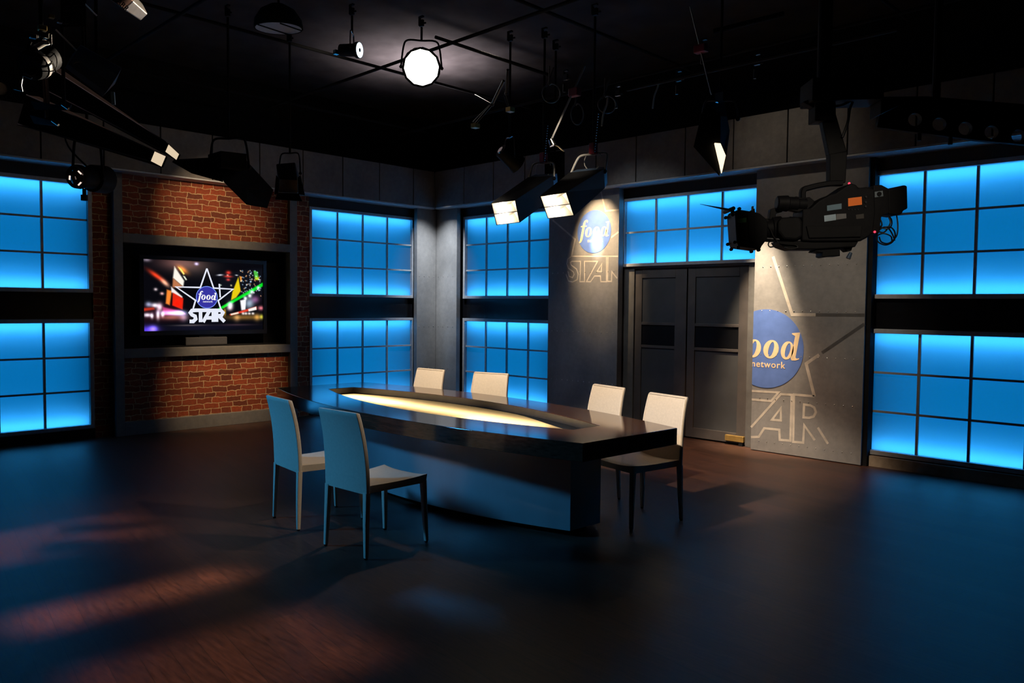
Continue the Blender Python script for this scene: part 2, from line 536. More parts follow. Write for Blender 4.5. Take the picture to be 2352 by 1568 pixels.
for a, b in zip(seam[:-1], seam[1:]):
    mb = MB(); mb.box(a + 0.007, b - 0.007, 0, 0.06, 0.02, 0.585)
    mb.build('fascia_board', CONCH, fas, smooth=0, bevel=0.004)
mb = MB(); mb.box(-9.86, -0.66, 0.06, 0.4, 0.0, 0.58); mb.box(-9.795, -0.66, -0.004, 0.05, 0.0, 0.018)
mb.build('fascia_soffit', STEEL, fas, smooth=0)

# doors
doors = ((-6.09, -5.305, 'closer to the round logo panel'), (-5.295, -4.465, 'closer to the cropped logo panel'))
for n, (x0, x1, nm) in enumerate(doors, 1):
    t = thing('door_%d' % n, 'dark panelled door leaf with black glass strip, the one ' + nm, 'door', (x0, 8.43, 0), 0, kind='structure')
    w = x1 - x0
    a, c = 0.11, w - (0.17 if n == 1 else 0.13)
    zs = [0.02, 0.16, 1.12, 1.17, 1.42, 1.47, 2.0, 2.115]
    mb = MB()
    mb.box(0.004, a, 0, 0.05, 0.02, 2.115); mb.box(c, w - 0.004, 0, 0.05, 0.02, 2.115)
    for z0, z1 in ((0.02, 0.14), (1.10, 1.135), (1.395, 1.43), (2.0, 2.115)):
        mb.box(a, c, 0, 0.05, z0, z1)
    mb.build('door_frame', DOORM, t, smooth=0, bevel=0.003)
    mb = MB(); mb.box(a, c, 0.014, 0.04, 0.14, 1.10); mb.box(a, c, 0.014, 0.04, 1.43, 2.0)
    mb.build('door_panel', mat('dark_slate_door_panel', (0.046, 0.046, 0.047), 0.55, var=0.15, scale=4), t, smooth=0)
    mb = MB(); mb.box(a, c, 0.012, 0.03, 1.135, 1.395)
    mb.build('vision_glass', mat('smoked_door_glass', (0.004, 0.004, 0.005), 0.55, spec=0.15), t, smooth=0)
trim([(-6.28, -6.09, 8.41, 8.5, 0, 2.15), (-4.465, -4.30, 8.40, 8.5, 0, 2.15), (-6.09, -4.465, 8.41, 8.5, 2.12, 2.15)], mat('door_surround_paint', (0.10, 0.095, 0.09), 0.5, var=0.15), 'grey door surround framing the dark double doors', 'door frame', 0.003)
t = thing('door_stop', 'small brass door holder at the foot of the door beside cropped logo panel', 'door holder', (-4.60, 8.43, 0))
mb = MB(); mb.box(-0.12, 0.12, -0.045, 0.0, 0.045, 0.115); mb.build('holder_bar', BRASS, t, smooth=0, bevel=0.005)
mb = MB(); mb.box(0.06, 0.11, -0.04, 0.0, 0.0, 0.05); mb.box(-0.11, 0.05, -0.03, 0, 0.03, 0.046); mb.build('holder_foot', BLACK, t, smooth=0)


# ================================================================== MEDIA WALL
t = thing('media_frame', 'grey steel frame of posts and rails around the television and brick panels', 'frame', (XP, 3.31, 0), R90)
mb = MB(); mb.box(0, 0.10, 0, 0.12, 0, 3.17); mb.build('post', FRAMEM, t, smooth=0, bevel=0.004)
mb = MB(); mb.box(2.315, 2.43, 0, 0.12, 0, 3.17); mb.build('post', FRAMEM, t, smooth=0, bevel=0.004)
mb = MB(); mb.box(0.10, 2.315, 0, 0.12, 2.345, 2.455); mb.build('rail', FRAMEM, t, smooth=0, bevel=0.004)
mb = MB(); mb.box(0.10, 2.315, 0, 0.14, 0.945, 1.055); mb.build('rail', FRAMEM, t, smooth=0, bevel=0.004)
mb = MB(); mb.box(0.10, 2.315, 0, 0.12, 0.0, 0.165); mb.build('base_rail', FRAMEM, t, smooth=0, bevel=0.004)
mb = MB()
mb.box(0.10, 2.315, 0.30, 0.32, 1.055, 2.345); mb.box(0.10, 0.115, 0.12, 0.30, 1.055, 2.345); mb.box(2.30, 2.315, 0.12, 0.30, 1.055, 2.345)
mb.box(0.115, 2.30, 0.12, 0.30, 2.33, 2.345); mb.box(0.115, 2.30, 0.14, 0.30, 1.055, 1.07)
mb.build('recess_lining', MATTE, t, smooth=0)

for z0, z1, lab in ((2.455, 3.17, 'red brick panel with cream mortar above the television'), (0.165, 0.945, 'red brick panel with cream mortar below the television')):
    t = thing('brick_infill', lab, 'brick wall', (-10.03, 3.41, z0), R90)
    mb = MB(); mb.box(0, 2.215, 0, 0.06, 0, z1 - z0); mb.build('brickwork', BRICK, t, smooth=0)
for y0, y1, x, lab in ((3.105, 3.31, -10.08, 'narrow dark brick strip between steel post and blue window, on the camera side'), (5.745, 5.993, -10.08, 'narrow brick strip between steel post and blue window, towards the corner column')):
    t = thing('brick_strip', lab, 'brick strip', (x, y0, 0), R90)
    mb = MB(); mb.box(0, y1 - y0, 0, 0.06, 0, 3.17); mb.build('brickwork', BRICK, t, smooth=0)

# ---------------------------------------------------------------- flat lettering helpers
def stroke2d(mb, pts, w, y, closed=False, P=lambda p: p, joints=True):
    """painted line: thin flat strips in the x, z plane at depth y"""
    pts = [Vector((p[0], p[1])) for p in pts]
    if closed:
        pts = pts + [pts[0]]
    n = len(pts)
    L, Rr = [], []
    for i in range(n):
        if closed and i in (0, n - 1):
            d0 = (pts[0] - pts[n - 2]).normalized(); d1 = (pts[1] - pts[0]).normalized()
        else:
            d1 = (pts[min(i + 1, n - 1)] - pts[min(i, n - 2)]).normalized()
            d0 = (pts[max(i, 1)] - pts[max(i - 1, 0)]).normalized()
        nn = Vector((-(d0 + d1).y, (d0 + d1).x))
        if nn.length < 0.2:
            nn = Vector((-d1.y, d1.x))
        nn.normalize()
        c = max(0.45, nn.dot(Vector((-d1.y, d1.x))))
        L.append(pts[i] + nn * (w / 2 / c)); Rr.append(pts[i] - nn * (w / 2 / c))
    for i in range(n - 1):
        mb.poly([P((q[0], y, q[1])) for q in (L[i], L[i + 1], Rr[i + 1], Rr[i])])


def ell(cx, cy, rx, ry, shear=0.0, n=28, a0=0, a1=2 * PI):
    return [(cx + rx * math.cos(a0 + (a1 - a0) * i / n) + shear * ry * math.sin(a0 + (a1 - a0) * i / n), cy + ry * math.sin(a0 + (a1 - a0) * i / n)) for i in range(n)]


def filled(name, loops, m, parent, y, thick=0.0015, clip=None):
    """flat sheet bounded by outlines and holes in the x, z plane"""
    cu = bpy.data.curves.new(name, 'CURVE')
    cu.dimensions = '2D'; cu.fill_mode = 'BOTH'; cu.extrude = thick / 2
    for lp in loops:
        s = cu.splines.new('POLY'); s.points.add(len(lp) - 1)
        for q, p in zip(s.points, lp):
            q.co = (p[0], p[1], 0, 1)
        s.use_cyclic_u = True
    return curve_mesh(name, cu, m, parent, y, clip)


def curve_mesh(name, cu, m, parent, y, clip=None, xf=None):
    tmp = bpy.data.objects.new(name, cu)
    COL.objects.link(tmp)
    dg = bpy.context.evaluated_depsgraph_get()
    dg.update()
    me = bpy.data.meshes.new_from_object(tmp.evaluated_get(dg))
    bpy.data.objects.remove(tmp)
    b = bmesh.new(); b.from_mesh(me)
    T = Matrix.Rotation(PI / 2, 4, 'X')
    b.transform(Matrix.Translation((0, y, 0)) @ T @ (xf or Matrix.Identity(4)))
    if clip is not None:
        bmesh.ops.bisect_plane(b, geom=b.verts[:] + b.edges[:] + b.faces[:], plane_co=(clip[0], 0, 0), plane_no=(clip[1], 0, 0), clear_outer=True)
    b.to_mesh(me); b.free()
    me.name = name
    me.materials.clear(); me.materials.append(m)
    o = bpy.data.objects.new(name, me)
    COL.objects.link(o)
    o.parent = parent
    return o


def lettering(word, m, parent, y, cx, cz, width, height, clip=None, name='small_lettering'):
    cu = bpy.data.curves.new(name, 'FONT')
    cu.body = word; cu.align_x = 'CENTER'; cu.size = 1.0; cu.space_character = 1.12; cu.extrude = 0.0006; cu.offset = 0.012
    probe = bpy.data.objects.new(name, cu); COL.objects.link(probe)
    bpy.context.view_layer.update()
    w = probe.dimensions[0] or 1
    bpy.data.objects.remove(probe)
    sx, sy = width / w, height / 0.70
    return curve_mesh(name, cu, m, parent, y, clip, Matrix.Translation((cx, cz, 0)) @ Matrix.Diagonal((sx, sy, 1, 1)))


def food_loops(cx, cz, R):
    """the italic serif word across the disc"""
    S = lambda lp: [(cx + x * R, cz + z * R) for x, z in lp]
    o1 = ell(-0.325, -0.01, 0.205, 0.235, 0.10); i1 = ell(-0.322, -0.01, 0.070, 0.188, 0.22)
    o2 = ell(0.150, -0.01, 0.205, 0.235, 0.10); i2 = ell(0.153, -0.01, 0.070, 0.188, 0.22)
    d_o = ell(0.578, -0.02, 0.165, 0.228, 0.12); d_i = ell(0.592, -0.015, 0.062, 0.178, 0.22)
    stem = [(0.69, 0.39), (0.69, 0.412), (0.885, 0.437), (0.90, 0.43), (0.795, -0.185), (0.83, -0.212), (0.885, -0.195), (0.89, -0.222), (0.80, -0.262), (0.70, -0.262), (0.672, -0.215), (0.775, 0.345)]
    f = [(-0.36, 0.48), (-0.37, 0.55), (-0.45, 0.585), (-0.56, 0.55), (-0.645, 0.44), (-0.675, 0.315), (-0.79, 0.305), (-0.80, 0.255), (-0.69, 0.255), (-0.79, -0.16), (-0.84, -0.36),
         (-0.90, -0.47), (-0.86, -0.50), (-0.76, -0.45), (-0.69, -0.33), (-0.65, -0.16), (-0.555, 0.255), (-0.44, 0.26), (-0.43, 0.31), (-0.545, 0.315), (-0.525, 0.40), (-0.49, 0.50), (-0.455, 0.515), (-0.44, 0.47), (-0.40, 0.44)]
    return [S(o1), S(i1)], [S(o2), S(i2)], [S(d_o), S(d_i)], [S(stem)], [S(f)]


def emblem(parent, y, cx, cz, R, disc_m, word_m, clip=None):
    filled('logo_disc', [ell(cx, cz, R, R, n=64)], disc_m, parent, y, 0.0012, clip)
    k = food_loops(cx, cz, R)
    loops = [l for g in k for l in g]
    objs = [filled('logo_word', g, word_m, parent, y - 0.0016, 0.0012, clip) for g in k]
    # one word, one mesh
    b = bmesh.new()
    for o in objs:
        b.from_mesh(o.data)
    me = bpy.data.meshes.new('logo_word'); b.to_mesh(me); b.free(); me.materials.append(word_m)
    for o in objs:
        bpy.data.objects.remove(o)
    o = bpy.data.objects.new('logo_word', me); COL.objects.link(o); o.parent = parent
    lettering('network', word_m, parent, y - 0.0016, cx + 0.075 * R, cz - 0.475 * R, 0.91 * R, 0.165 * R, clip)


# ---------------------------------------------------------------- concrete logo panels
def panel(x0, x1, lab):
    t = thing('concrete_panel', lab, 'wall panel', (x0, YP, 0), 0)
    mb = MB(); mb.box(0, x1 - x0, 0, 0.10, 0.008, 3.17)
    mb.build('board', CONC, t, smooth=0, bevel=0.003)
    return t


def lines(t, x0, polys, name='painted_line', w=0.026, y=-0.001, m=None):
    m = m or LINEP
    for pts, closed in polys:
        mb = MB()
        stroke2d(mb, [(x - x0, z) for x, z in pts], w, y, closed)
        mb.build(name, m, t, smooth=0)


RIV_MESH = None


def rivet_at(t, loc, rotz=0.0):
    """one domed rivet, all sharing one mesh"""
    global RIV_MESH
    if RIV_MESH is None:
        mb = MB(); mb.lathe((0, 0.001, 0), (0, -1, 0), [(0, 0.007), (0.004, 0.006), (0.006, 0.003)], 8, True)
        o = mb.build('rivet', RIVET, t)
        RIV_MESH = o.data
    else:
        o = bpy.data.objects.new('rivet', RIV_MESH)
        COL.objects.link(o)
        o.parent = t
    o.location = loc
    o.rotation_euler = (0, 0, rotz)


def rivets(t, rows, x0, x1, step):
    for z in rows:
        x = x0
        while x < x1:
            rivet_at(t, (x, 0, z))
            x += step


GX0, GX1 = -4.318, -3.085
t = panel(GX0, GX1, 'grey concrete panel with large cropped blue disc logo beside the dark doors')
o = GX0
emblem(t, -0.0022, -4.163 - o, 1.17, 0.443, BLUEP, GOLDP, (0.0005, -1))
lines(t, o, [([(-4.10, 2.20), (-3.862, 1.556), (-3.60, 1.558)], False), ([(-3.55, 1.131), (-3.69, 1.028), (-3.59, 0.681)], False)], 'painted_star', 0.034)
lines(t, o, [([(-3.60, 1.558), (-3.088, 1.562)], False), ([(-3.088, 1.471), (-3.52, 1.153)], False)], 'dark_star_arm', 0.034, m=DLINE)  # outer ends of the star arms in a darker tone
lines(t, o, [([(-4.317, 0.679), (-3.997, 0.689), (-4.081, 0.585), (-4.316, 0.581)], False),
             ([(-4.316, 0.262), (-3.97, 0.672), (-3.843, 0.675), (-3.846, 0.168), (-3.969, 0.161), (-3.977, 0.273), (-4.156, 0.269), (-4.22, 0.164), (-4.315, 0.149)], False),
             ([(-4.066, 0.376), (-3.965, 0.518), (-3.962, 0.379)], True),
             ([(-3.59, 0.681), (-3.818, 0.681), (-3.814, 0.159), (-3.701, 0.164), (-3.694, 0.357), (-3.573, 0.208)], False),
             ([(-3.701, 0.581), (-3.704, 0.441), (-3.64, 0.443), (-3.592, 0.462), (-3.568, 0.512), (-3.588, 0.56), (-3.635, 0.58)], True),
             ([(-3.543, 0.349), (-3.429, 0.188)], False)], 'painted_letter', 0.026)
rivets(t, (0.12, 0.61, 1.10, 1.595, 2.088), 0.1, GX1 - GX0 - 0.06, 0.094)

FX0, FX1 = -7.467, -6.24
t = panel(FX0, FX1, 'grey concrete panel with hot spotlight on its small round blue logo')
o = FX0
emblem(t, -0.0022, -6.652 - o, 2.628, 0.287, BLUEP, GOLDP)
lines(t, o, [([(-7.40, 2.835), (-6.981, 2.544), (-7.043, 2.314)], False), ([(-6.363, 2.533), (-6.245, 2.60)], False), ([(-6.545, 3.15), (-6.464, 2.889), (-6.245, 2.885)], False)], 'painted_star', 0.024)
lines(t, o, [([(-6.245, 2.284), (-7.043, 2.314), (-7.109, 2.28), (-7.126, 2.216), (-7.094, 2.15), (-7.009, 2.102), (-6.991, 2.065), (-7.02, 2.02), (-7.081, 2.04), (-7.106, 2.114)], False),
             ([(-7.139, 2.069), (-7.092, 1.976), (-7.019, 1.961), (-6.936, 1.991), (-6.919, 2.073), (-6.95, 2.137), (-7.047, 2.195), (-7.06, 2.232), (-7.036, 2.245), (-6.881, 2.24), (-6.886, 1.963), (-6.806, 1.962), (-6.811, 2.237), (-6.586, 2.23), (-6.771, 1.962), (-6.701, 1.96), (-6.634, 2.035), (-6.532, 2.033), (-6.525, 1.958), (-6.43, 1.956), (-6.436, 2.285)], False),
             ([(-6.59, 2.097), (-6.512, 2.196), (-6.522, 2.091)], True),
             ([(-6.412, 2.285), (-6.412, 1.96), (-6.347, 1.959), (-6.344, 2.086), (-6.255, 1.997)], False)], 'painted_letter', 0.017)
rivets(t, (0.60, 1.28, 2.09), 0.08, FX1 - FX0 - 0.04, 0.098)

t = thing('corner_column', 'grey concrete corner column between the two blue window bays', 'column', (-9.95, YP, 0))
mb = MB(); mb.box(0.0, 0.51, 0, 0.08, 0, 3.17); mb.build('column_board', CONC, t, smooth=0, bevel=0.003)
mb = MB(); mb.box(-0.08, 0.0, -0.396, 0, 0, 3.17); mb.build('column_board', CONC, t, smooth=0, bevel=0.003)
for z in (0.6, 1.28, 2.09):
    for k in range(4):
        rivet_at(t, (0.06 + k * 0.12, 0, z))
        rivet_at(t, (0, -0.05 - k * 0.1, z), R90)

# ================================================================== TELEVISION
TVW, TVH = 1.60, 0.90
tv = thing('television', 'large flat television in the black recess showing a lit star logo', 'television', (-10.12, 3.70, 1.265), R90)
mb = MB()
mb.box(-0.05, TVW + 0.05, 0.0, 0.06, -0.055, 0.0); mb.box(-0.05, TVW + 0.05, 0.0, 0.06, TVH, TVH + 0.05)
mb.box(-0.05, 0, 0.0, 0.06, 0, TVH); mb.box(TVW, TVW + 0.05, 0.0, 0.06, 0, TVH); mb.box(0, TVW, 0.025, 0.06, 0, TVH)
mb.build('bezel', GLOSSB, tv, smooth=0)
mb = MB(); mb.box(0.70, 0.90, 0.02, 0.06, -0.20, -0.055); mb.build('stand', BLACKP, tv, smooth=0)

NU, NV = 240, 135


def pic():
    gx = (np.arange(NU) + 0.5) / NU * 1967
    gy = (np.arange(NV) + 0.5) / NV * 1150
    X, Y = np.meshgrid(gx, gy)
    im = np.zeros((NV, NU, 3)) + np.array([8, 8, 14])
    rs = np.random.RandomState(3)

    def put(m, c, add=False):
        c = np.array(c, float)
        nonlocal im
        im = im + m[..., None] * c if add else im * (1 - m[..., None]) + m[..., None] * c

    def blob(x, y, rx, ry, c, ang=0.0, p=1.0):
        ca, sa = math.cos(ang), math.sin(ang)
        dx, dy = X - x, Y - y
        a, b2 = (dx * ca + dy * sa) / rx, (-dx * sa + dy * ca) / ry
        put(np.exp(-(a * a + b2 * b2) ** p), c, True)

    def pol(pts, c, soft=14):
        n = len(pts)
        ins = np.zeros(X.shape, bool); dist = np.full(X.shape, 1e9)
        for i in range(n):
            x0, y0 = pts[i]; x1, y1 = pts[(i + 1) % n]
            cond = ((y0 > Y) != (y1 > Y)) & (X < (x1 - x0) * (Y - y0) / ((y1 - y0) or 1e-9) + x0)
            ins ^= cond
            L2 = (x1 - x0) ** 2 + (y1 - y0) ** 2
            tt = np.clip(((X - x0) * (x1 - x0) + (Y - y0) * (y1 - y0)) / L2, 0, 1)
            dist = np.minimum(dist, np.hypot(X - x0 - tt * (x1 - x0), Y - y0 - tt * (y1 - y0)))
        sd = np.where(ins, dist, -dist)
        put(np.clip(sd / soft + 0.5, 0, 1), c)

    blob(560, 40, 330, 120, (95, 60, 52)); blob(800, 90, 330, 160, (42, 36, 30)); blob(60, 15, 60, 30, (120, 110, 120)); blob(830, 45, 30, 22, (180, 180, 255))
    pol([(0, 760), (300, 700), (600, 720), (600, 980), (0, 1000)], (34, 12, 22), 120)
    blob(200, 260, 130, 34, (255, 60, 20), 0.62); blob(330, 370, 80, 34, (255, 190, 150), 0.75); blob(190, 480, 26, 22, (220, 200, 200)); blob(285, 545, 28, 22, (255, 190, 180))
    pol([(480, 100), (630, 330), (615, 430), (455, 290)], (255, 248, 235), 22); pol([(455, 290), (615, 430), (560, 455), (445, 440)], (190, 120, 80), 25)
    pol([(535, 105), (575, 130), (640, 215), (620, 235)], (255, 225, 120), 16); blob(610, 150, 90, 40, (210, 110, 20), 0.6); pol([(610, 250), (640, 255), (675, 310), (655, 320)], (245, 250, 225), 12)
    pol([(360, 480), (435, 500), (400, 730), (340, 705)], (255, 140, 50), 25); pol([(425, 430), (600, 590), (590, 640), (430, 520)], (250, 240, 240), 20)
    pol([(450, 525), (615, 620), (600, 800), (440, 735)], (225, 40, 20), 16); blob(520, 700, 60, 60, (60, -10, -10))
    blob(80, 720, 45, 40, (150, 160, 190)); blob(175, 735, 50, 36, (245, 245, 255)); blob(250, 760, 40, 60, (250, 220, 230)); pol([(0, 780), (160, 770), (170, 800), (0, 830)], (200, 50, 30), 30)
    pol([(290, 760), (590, 830), (640, 870), (300, 890)], (200, 70, 130), 30); blob(440, 860, 170, 34, (210, 190, 255), 0.05); blob(560, 850, 90, 40, (150, 180, 230))
    for x, y, w, h in ((130, 905, 22, 40), (220, 885, 26, 70), (290, 880, 24, 40), (60, 890, 60, 30)):
        blob(x, y, w, h, (245, 245, 255))
    blob(430, 930, 190, 40, (130, 80, 60)); blob(620, 930, 60, 60, (130, 110, 130)); blob(60, 1130, 150, 70, (90, 60, 225)); blob(150, 1110, 60, 50, (130, 110, 255))
    pol([(1170, 200), (1800, 90), (1967, 80), (1967, 560), (1300, 650)], (14, 16, 24), 60)
    blob(1360, 170, 40, 30, (235, 50, 30)); blob(1355, 235, 65, 18, (235, 60, 40)); blob(1355, 290, 32, 20, (220, 60, 50)); blob(1215, 215, 50, 12, (230, 230, 235), -0.1); blob(1345, 212, 16, 8, (255, 200, 180)); blob(1500, 208, 25, 9, (225, 225, 225))
    blob(1225, 385, 16, 12, (200, 220, 190)); blob(1405, 385, 14, 14, (220, 200, 140))
    pol([(1425, 500), (1530, 240), (1570, 480), (1490, 590), (1400, 640)], (235, 205, 20), 16); pol([(1550, 220), (1590, 230), (1590, 310), (1565, 320)], (235, 150, 60), 12)
    pol([(1800, 120), (1870, 130), (1900, 280), (1825, 275)], (80, 190, 70), 16); blob(1860, 255, 40, 30, (140, 40, -20))
    for k in range(70):
        x, y = rs.uniform(1560, 1930), rs.uniform(110, 560)
        c = rs.choice(3)
        blob(x, y, 9, 9, ((210, 220, 220), (235, 170, 110), (150, 190, 220))[c])
    pol([(1120, 815), (1967, 320), (1967, 385), (1200, 815)], (10, 225, 40), 14)
    for x, y, r in ((1885, 415, 26), (1770, 490, 34), (1730, 555, 32), (1390, 710, 46), (1650, 600, 30)):
        blob(x, y, r, r, (240, 250, 240))
    pol([(1560, 640), (1660, 620), (1650, 800), (1580, 810)], (250, 248, 250), 22); blob(1380, 770, 50, 45, (230, 200, 205)); blob(1720, 690, 80, 90, (150, 170, 185)); blob(1830, 620, 70, 60, (120, 70, 110))
    pol([(1370, 880), (1850, 740), (1855, 790), (1390, 900)], (225, 60, 40), 16); pol([(1700, 790), (1845, 745), (1850, 800), (1710, 830)], (255, 245, 240), 12); pol([(1390, 870), (1530, 840), (1530, 865), (1400, 895)], (255, 225, 215), 10)
    blob(1930, 770, 50, 36, (235, 120, 130))
    for x in (1610, 1660, 1720, 1785):
        blob(x, 865, 24, 20, (245, 235, 230))
    blob(1640, 930, 330, 45, (120, 85, 30)); blob(1500, 940, 50, 60, (120, 90, 60)); blob(1860, 930, 50, 60, (150, 110, 50)); blob(1940, 925, 30, 40, (150, 160, 40)); blob(1290, 840, 22, 60, (200, 150, 30))
    blob(720, 1060, 260, 12, (80, 70, 60)); blob(1500, 1060, 300, 16, (45, 30, 30)); blob(900, 1100, 700, 60, (10, 10, 22))
    im = np.clip(im, 0, 255) / 255
    return np.where(im <= 0.04045, im / 12.92, ((im + 0.055) / 1.055) ** 2.4)


px = pic()
me = bpy.data.meshes.new('screen_picture')
vx = [(TVW * i / (NU - 1), 0.022, TVH * (1 - j / (NV - 1))) for j in range(NV) for i in range(NU)]
fc = [(j * NU + i, j * NU + i + 1, (j + 1) * NU + i + 1, (j + 1) * NU + i) for j in range(NV - 1) for i in range(NU - 1)]
me.from_pydata(vx, [], fc)
at = me.color_attributes.new('picture', 'FLOAT_COLOR', 'POINT')
at.data.foreach_set('color', np.concatenate([px.reshape(-1, 3), np.ones((NU * NV, 1))], 1).astype(np.float32).ravel())
m = bpy.data.materials.new('lit_screen_picture'); m.use_nodes = True
nt = m.node_tree; nt.nodes.remove(nt.nodes['Principled BSDF'])
e = nt.nodes.new('ShaderNodeEmission'); a = nt.nodes.new('ShaderNodeVertexColor'); a.layer_name = 'picture'
e.inputs['Strength'].default_value = 1.0
nt.links.new(a.outputs['Color'], e.inputs['Color']); nt.links.new(e.outputs[0], nt.nodes['Material Output'].inputs['Surface'])
me.materials.append(m)
scr = bpy.data.objects.new('screen', me); COL.objects.link(scr); scr.parent = tv
TVP = lambda p: (p[0] * TVW / 1967, p[1], TVH * (1 - p[2] / 1150))
WHT = emitter('screen_white', (0.80, 0.83, 0.95), 1.0)


def tvpts(pts): return [((x - 83) * TVW / 1967, TVH * (1 - (y - 262 - (x - 83) * 0.012) / 1150)) for x, y in pts]


mb = MB()
stroke2d(mb, tvpts([(1080, 385), (1190, 712), (1520, 728), (1265, 925), (1310, 1075)]), 0.020, 0.020)
stroke2d(mb, tvpts([(1080, 385), (970, 705), (580, 700), (890, 920), (845, 1075)]), 0.020, 0.020)
stroke2d(mb, tvpts([(1285, 640), (1300, 870)]), 0.020, 0.020)
mb.build('star_outline', WHT, scr, smooth=0)
mb = MB()
SL = lambda pts: [(TVW * (x - 83) / 1967, TVH * (1 - (y - 262 - (x - 83) * 0.012) / 1150)) for x, y in pts]
for pts in ([(900, 1085), (830, 1090), (805, 1125), (830, 1160), (880, 1185), (890, 1230), (850, 1270), (790, 1268)], [(880, 1085), (1130, 1088)], [(970, 1085), (968, 1285)],
            [(1010, 1285), (1120, 1090), (1180, 1090), (1180, 1285)], [(1070, 1215), (1170, 1215)], [(1235, 1285), (1235, 1090), (1310, 1092), (1345, 1130), (1320, 1175), (1245, 1185)], [(1275, 1185), (1370, 1285)]):
    stroke2d(mb, SL(pts), 0.047, 0.0195)
mb.build('star_lettering', WHT, scr, smooth=0)
c = SL([(1075, 868)])[0]
DISCS = emitter('screen_blue', lin((54, 52, 160)), 1.0)
emblem(scr, 0.0185, c[0], c[1], 0.142, DISCS, emitter('screen_bright_white', (1, 1, 1), 1.0))
mb = MB(); stroke2d(mb, ell(c[0], c[1], 0.142, 0.142, n=48), 0.009, 0.0175, True); mb.build('disc_rim', emitter('screen_pale_blue', lin((120, 150, 250)), 1.0), scr, smooth=0)
mb = MB(); mb.box(0, 0.56, 0, 0.12, 0, 0.105)
sb = mb.build('sound_bar', mat('grey_speaker_cloth', (0.045, 0.045, 0.05), 0.8, var=0.2, scale=80), None, smooth=0, bevel=0.01)
sb.rotation_euler = (0, 0, R90); sb.location = (-10.13, 4.22, 1.071)
tag(sb, 'small grey speaker box on the rail below the television', 'speaker')

# ================================================================== TABLE
tb = thing('conference_table', 'long boat-shaped dark wood table with glowing panel set in its top', 'table', (-5.22, 4.40, 0), math.radians(-2.7))


def boat(L, e, mid, n=24, off=0.0):
    up = [(-L + 2 * L * i / n, e + (mid - e) * (1 - (-1 + 2 * i / n) ** 2)) for i in range(n + 1)]
    return up + [(x, -y) for x, y in reversed(up)]


def ringmesh(out, inn, z0, z1, name, m, parent, bevel=0.0):
    mb = MB()
    n = len(out)
    vs = [[mb.b.verts.new((p[0], p[1], z)) for p in ring] for ring, z in ((out, z0), (out, z1), (inn, z1), (inn, z0))]
    for k in range(4):
        A, B = vs[k], vs[(k + 1) % 4]
        for i in range(n):
            j = (i + 1) % n
            mb.b.faces.new([A[i], A[j], B[j], B[i]])
    return mb.build(name, m, parent, smooth=25, bevel=bevel)


ringmesh(boat(2.12, 0.50, 0.82), boat(1.70, 0.145, 0.45), 0.64, 0.76, 'table_top', WOOD, tb, 0.003)
ringmesh(boat(1.70, 0.145, 0.45), boat(1.66, 0.125, 0.425), 0.64, 0.70, 'inset_tray', TRAY, tb)
ringmesh(boat(1.699, 0.1445, 0.4495), boat(1.694, 0.1405, 0.4455), 0.701, 0.757, 'inset_lip', mat('grey_brown_lip', (0.030, 0.026, 0.024), 0.35, var=0.2), tb)
mb = MB()
P = []
for i in range(25):
    x = -1.655 + (1.46 + 1.655) * i / 24
    far = 0.13 + (0.42 - 0.13) * (1 - (x / 1.655) ** 2)
    if x > 0.55:
        far *= 1 - 0.55 * ((x - 0.55) / 0.91) ** 1.3
    P.append((x, far))
Q = [(x, -(0.125 + (0.42 - 0.125) * (1 - (x / 1.655) ** 2))) for x, _ in reversed(P)]
mb.poly([(x, y, 0.697) for x, y in P + Q])
mb.build('glowing_panel', DIFFUS, tb, smooth=0)
R_ = [(x, y) for x, y in P[10:]]
mb = MB()
B2 = [(x, 0.125 + (0.425 - 0.125) * (1 - (x / 1.66) ** 2)) for x, _ in R_]
for i in range(len(R_) - 1):
    mb.poly([(R_[i][0], R_[i][1], 0.6975), (R_[i + 1][0], R_[i + 1][1], 0.6975), (B2[i + 1][0], B2[i + 1][1], 0.6975), (B2[i][0], B2[i][1], 0.6975)])
mb.poly([(1.46, Q[0][1], 0.6975), (1.655, -0.125, 0.6975), (1.655, 0.125, 0.6975), (1.46, B2[-1][1], 0.6975), (1.46, P[-1][1], 0.6975)])
mb.build('tray_floor', TRAY, tb, smooth=0)
ringmesh(boat(1.70, 0.16, 0.50), boat(1.67, 0.14, 0.47), 0.045, 0.645, 'pedestal', PEDM, tb)
mb = MB(); mb.prismz(boat(1.62, 0.10, 0.42), 0.0, 0.05); mb.build('toe_kick', MATTE, tb)
mb = MB(); mb.prismz(boat(1.675, 0.142, 0.472), 0.47, 0.50); mb.build('light_stop_plate', MATTE, tb)  # unseen plate added to block lamp light leaking under the pedestal
WARM = (1.0, 0.66, 0.27)
light('tray_tube', 'AREA', (-0.15, 0.05, 0.56), 7.5, WARM, rot=(PI, 0, math.radians(2)), parent=tb, shape='RECTANGLE', size=2.6, size_y=0.10)
light('tray_tube', 'AREA', (0.9, -0.08, 0.60), 2.6, WARM, rot=(PI, 0, math.radians(-3)), parent=tb, shape='RECTANGLE', size=1.0, size_y=0.10)
light('tray_tube', 'AREA', (-1.15, 0.0, 0.60), 2.4, WARM, rot=(PI, 0, 0), parent=tb, shape='RECTANGLE', size=0.9, size_y=0.10)

# ================================================================== CHAIRS
def rrect(cx, cy, z, hx, hy, r, n=3):
    out = []
    for sx, sy, a in ((1, 1, 0), (-1, 1, PI / 2), (-1, -1, PI), (1, -1, 1.5 * PI)):
        for k in range(n + 1):
            t = a + PI / 2 * k / n
            out.append((cx + sx * (hx - r) + r * math.cos(t), cy + sy * (hy - r) + r * math.sin(t), z))
    return out


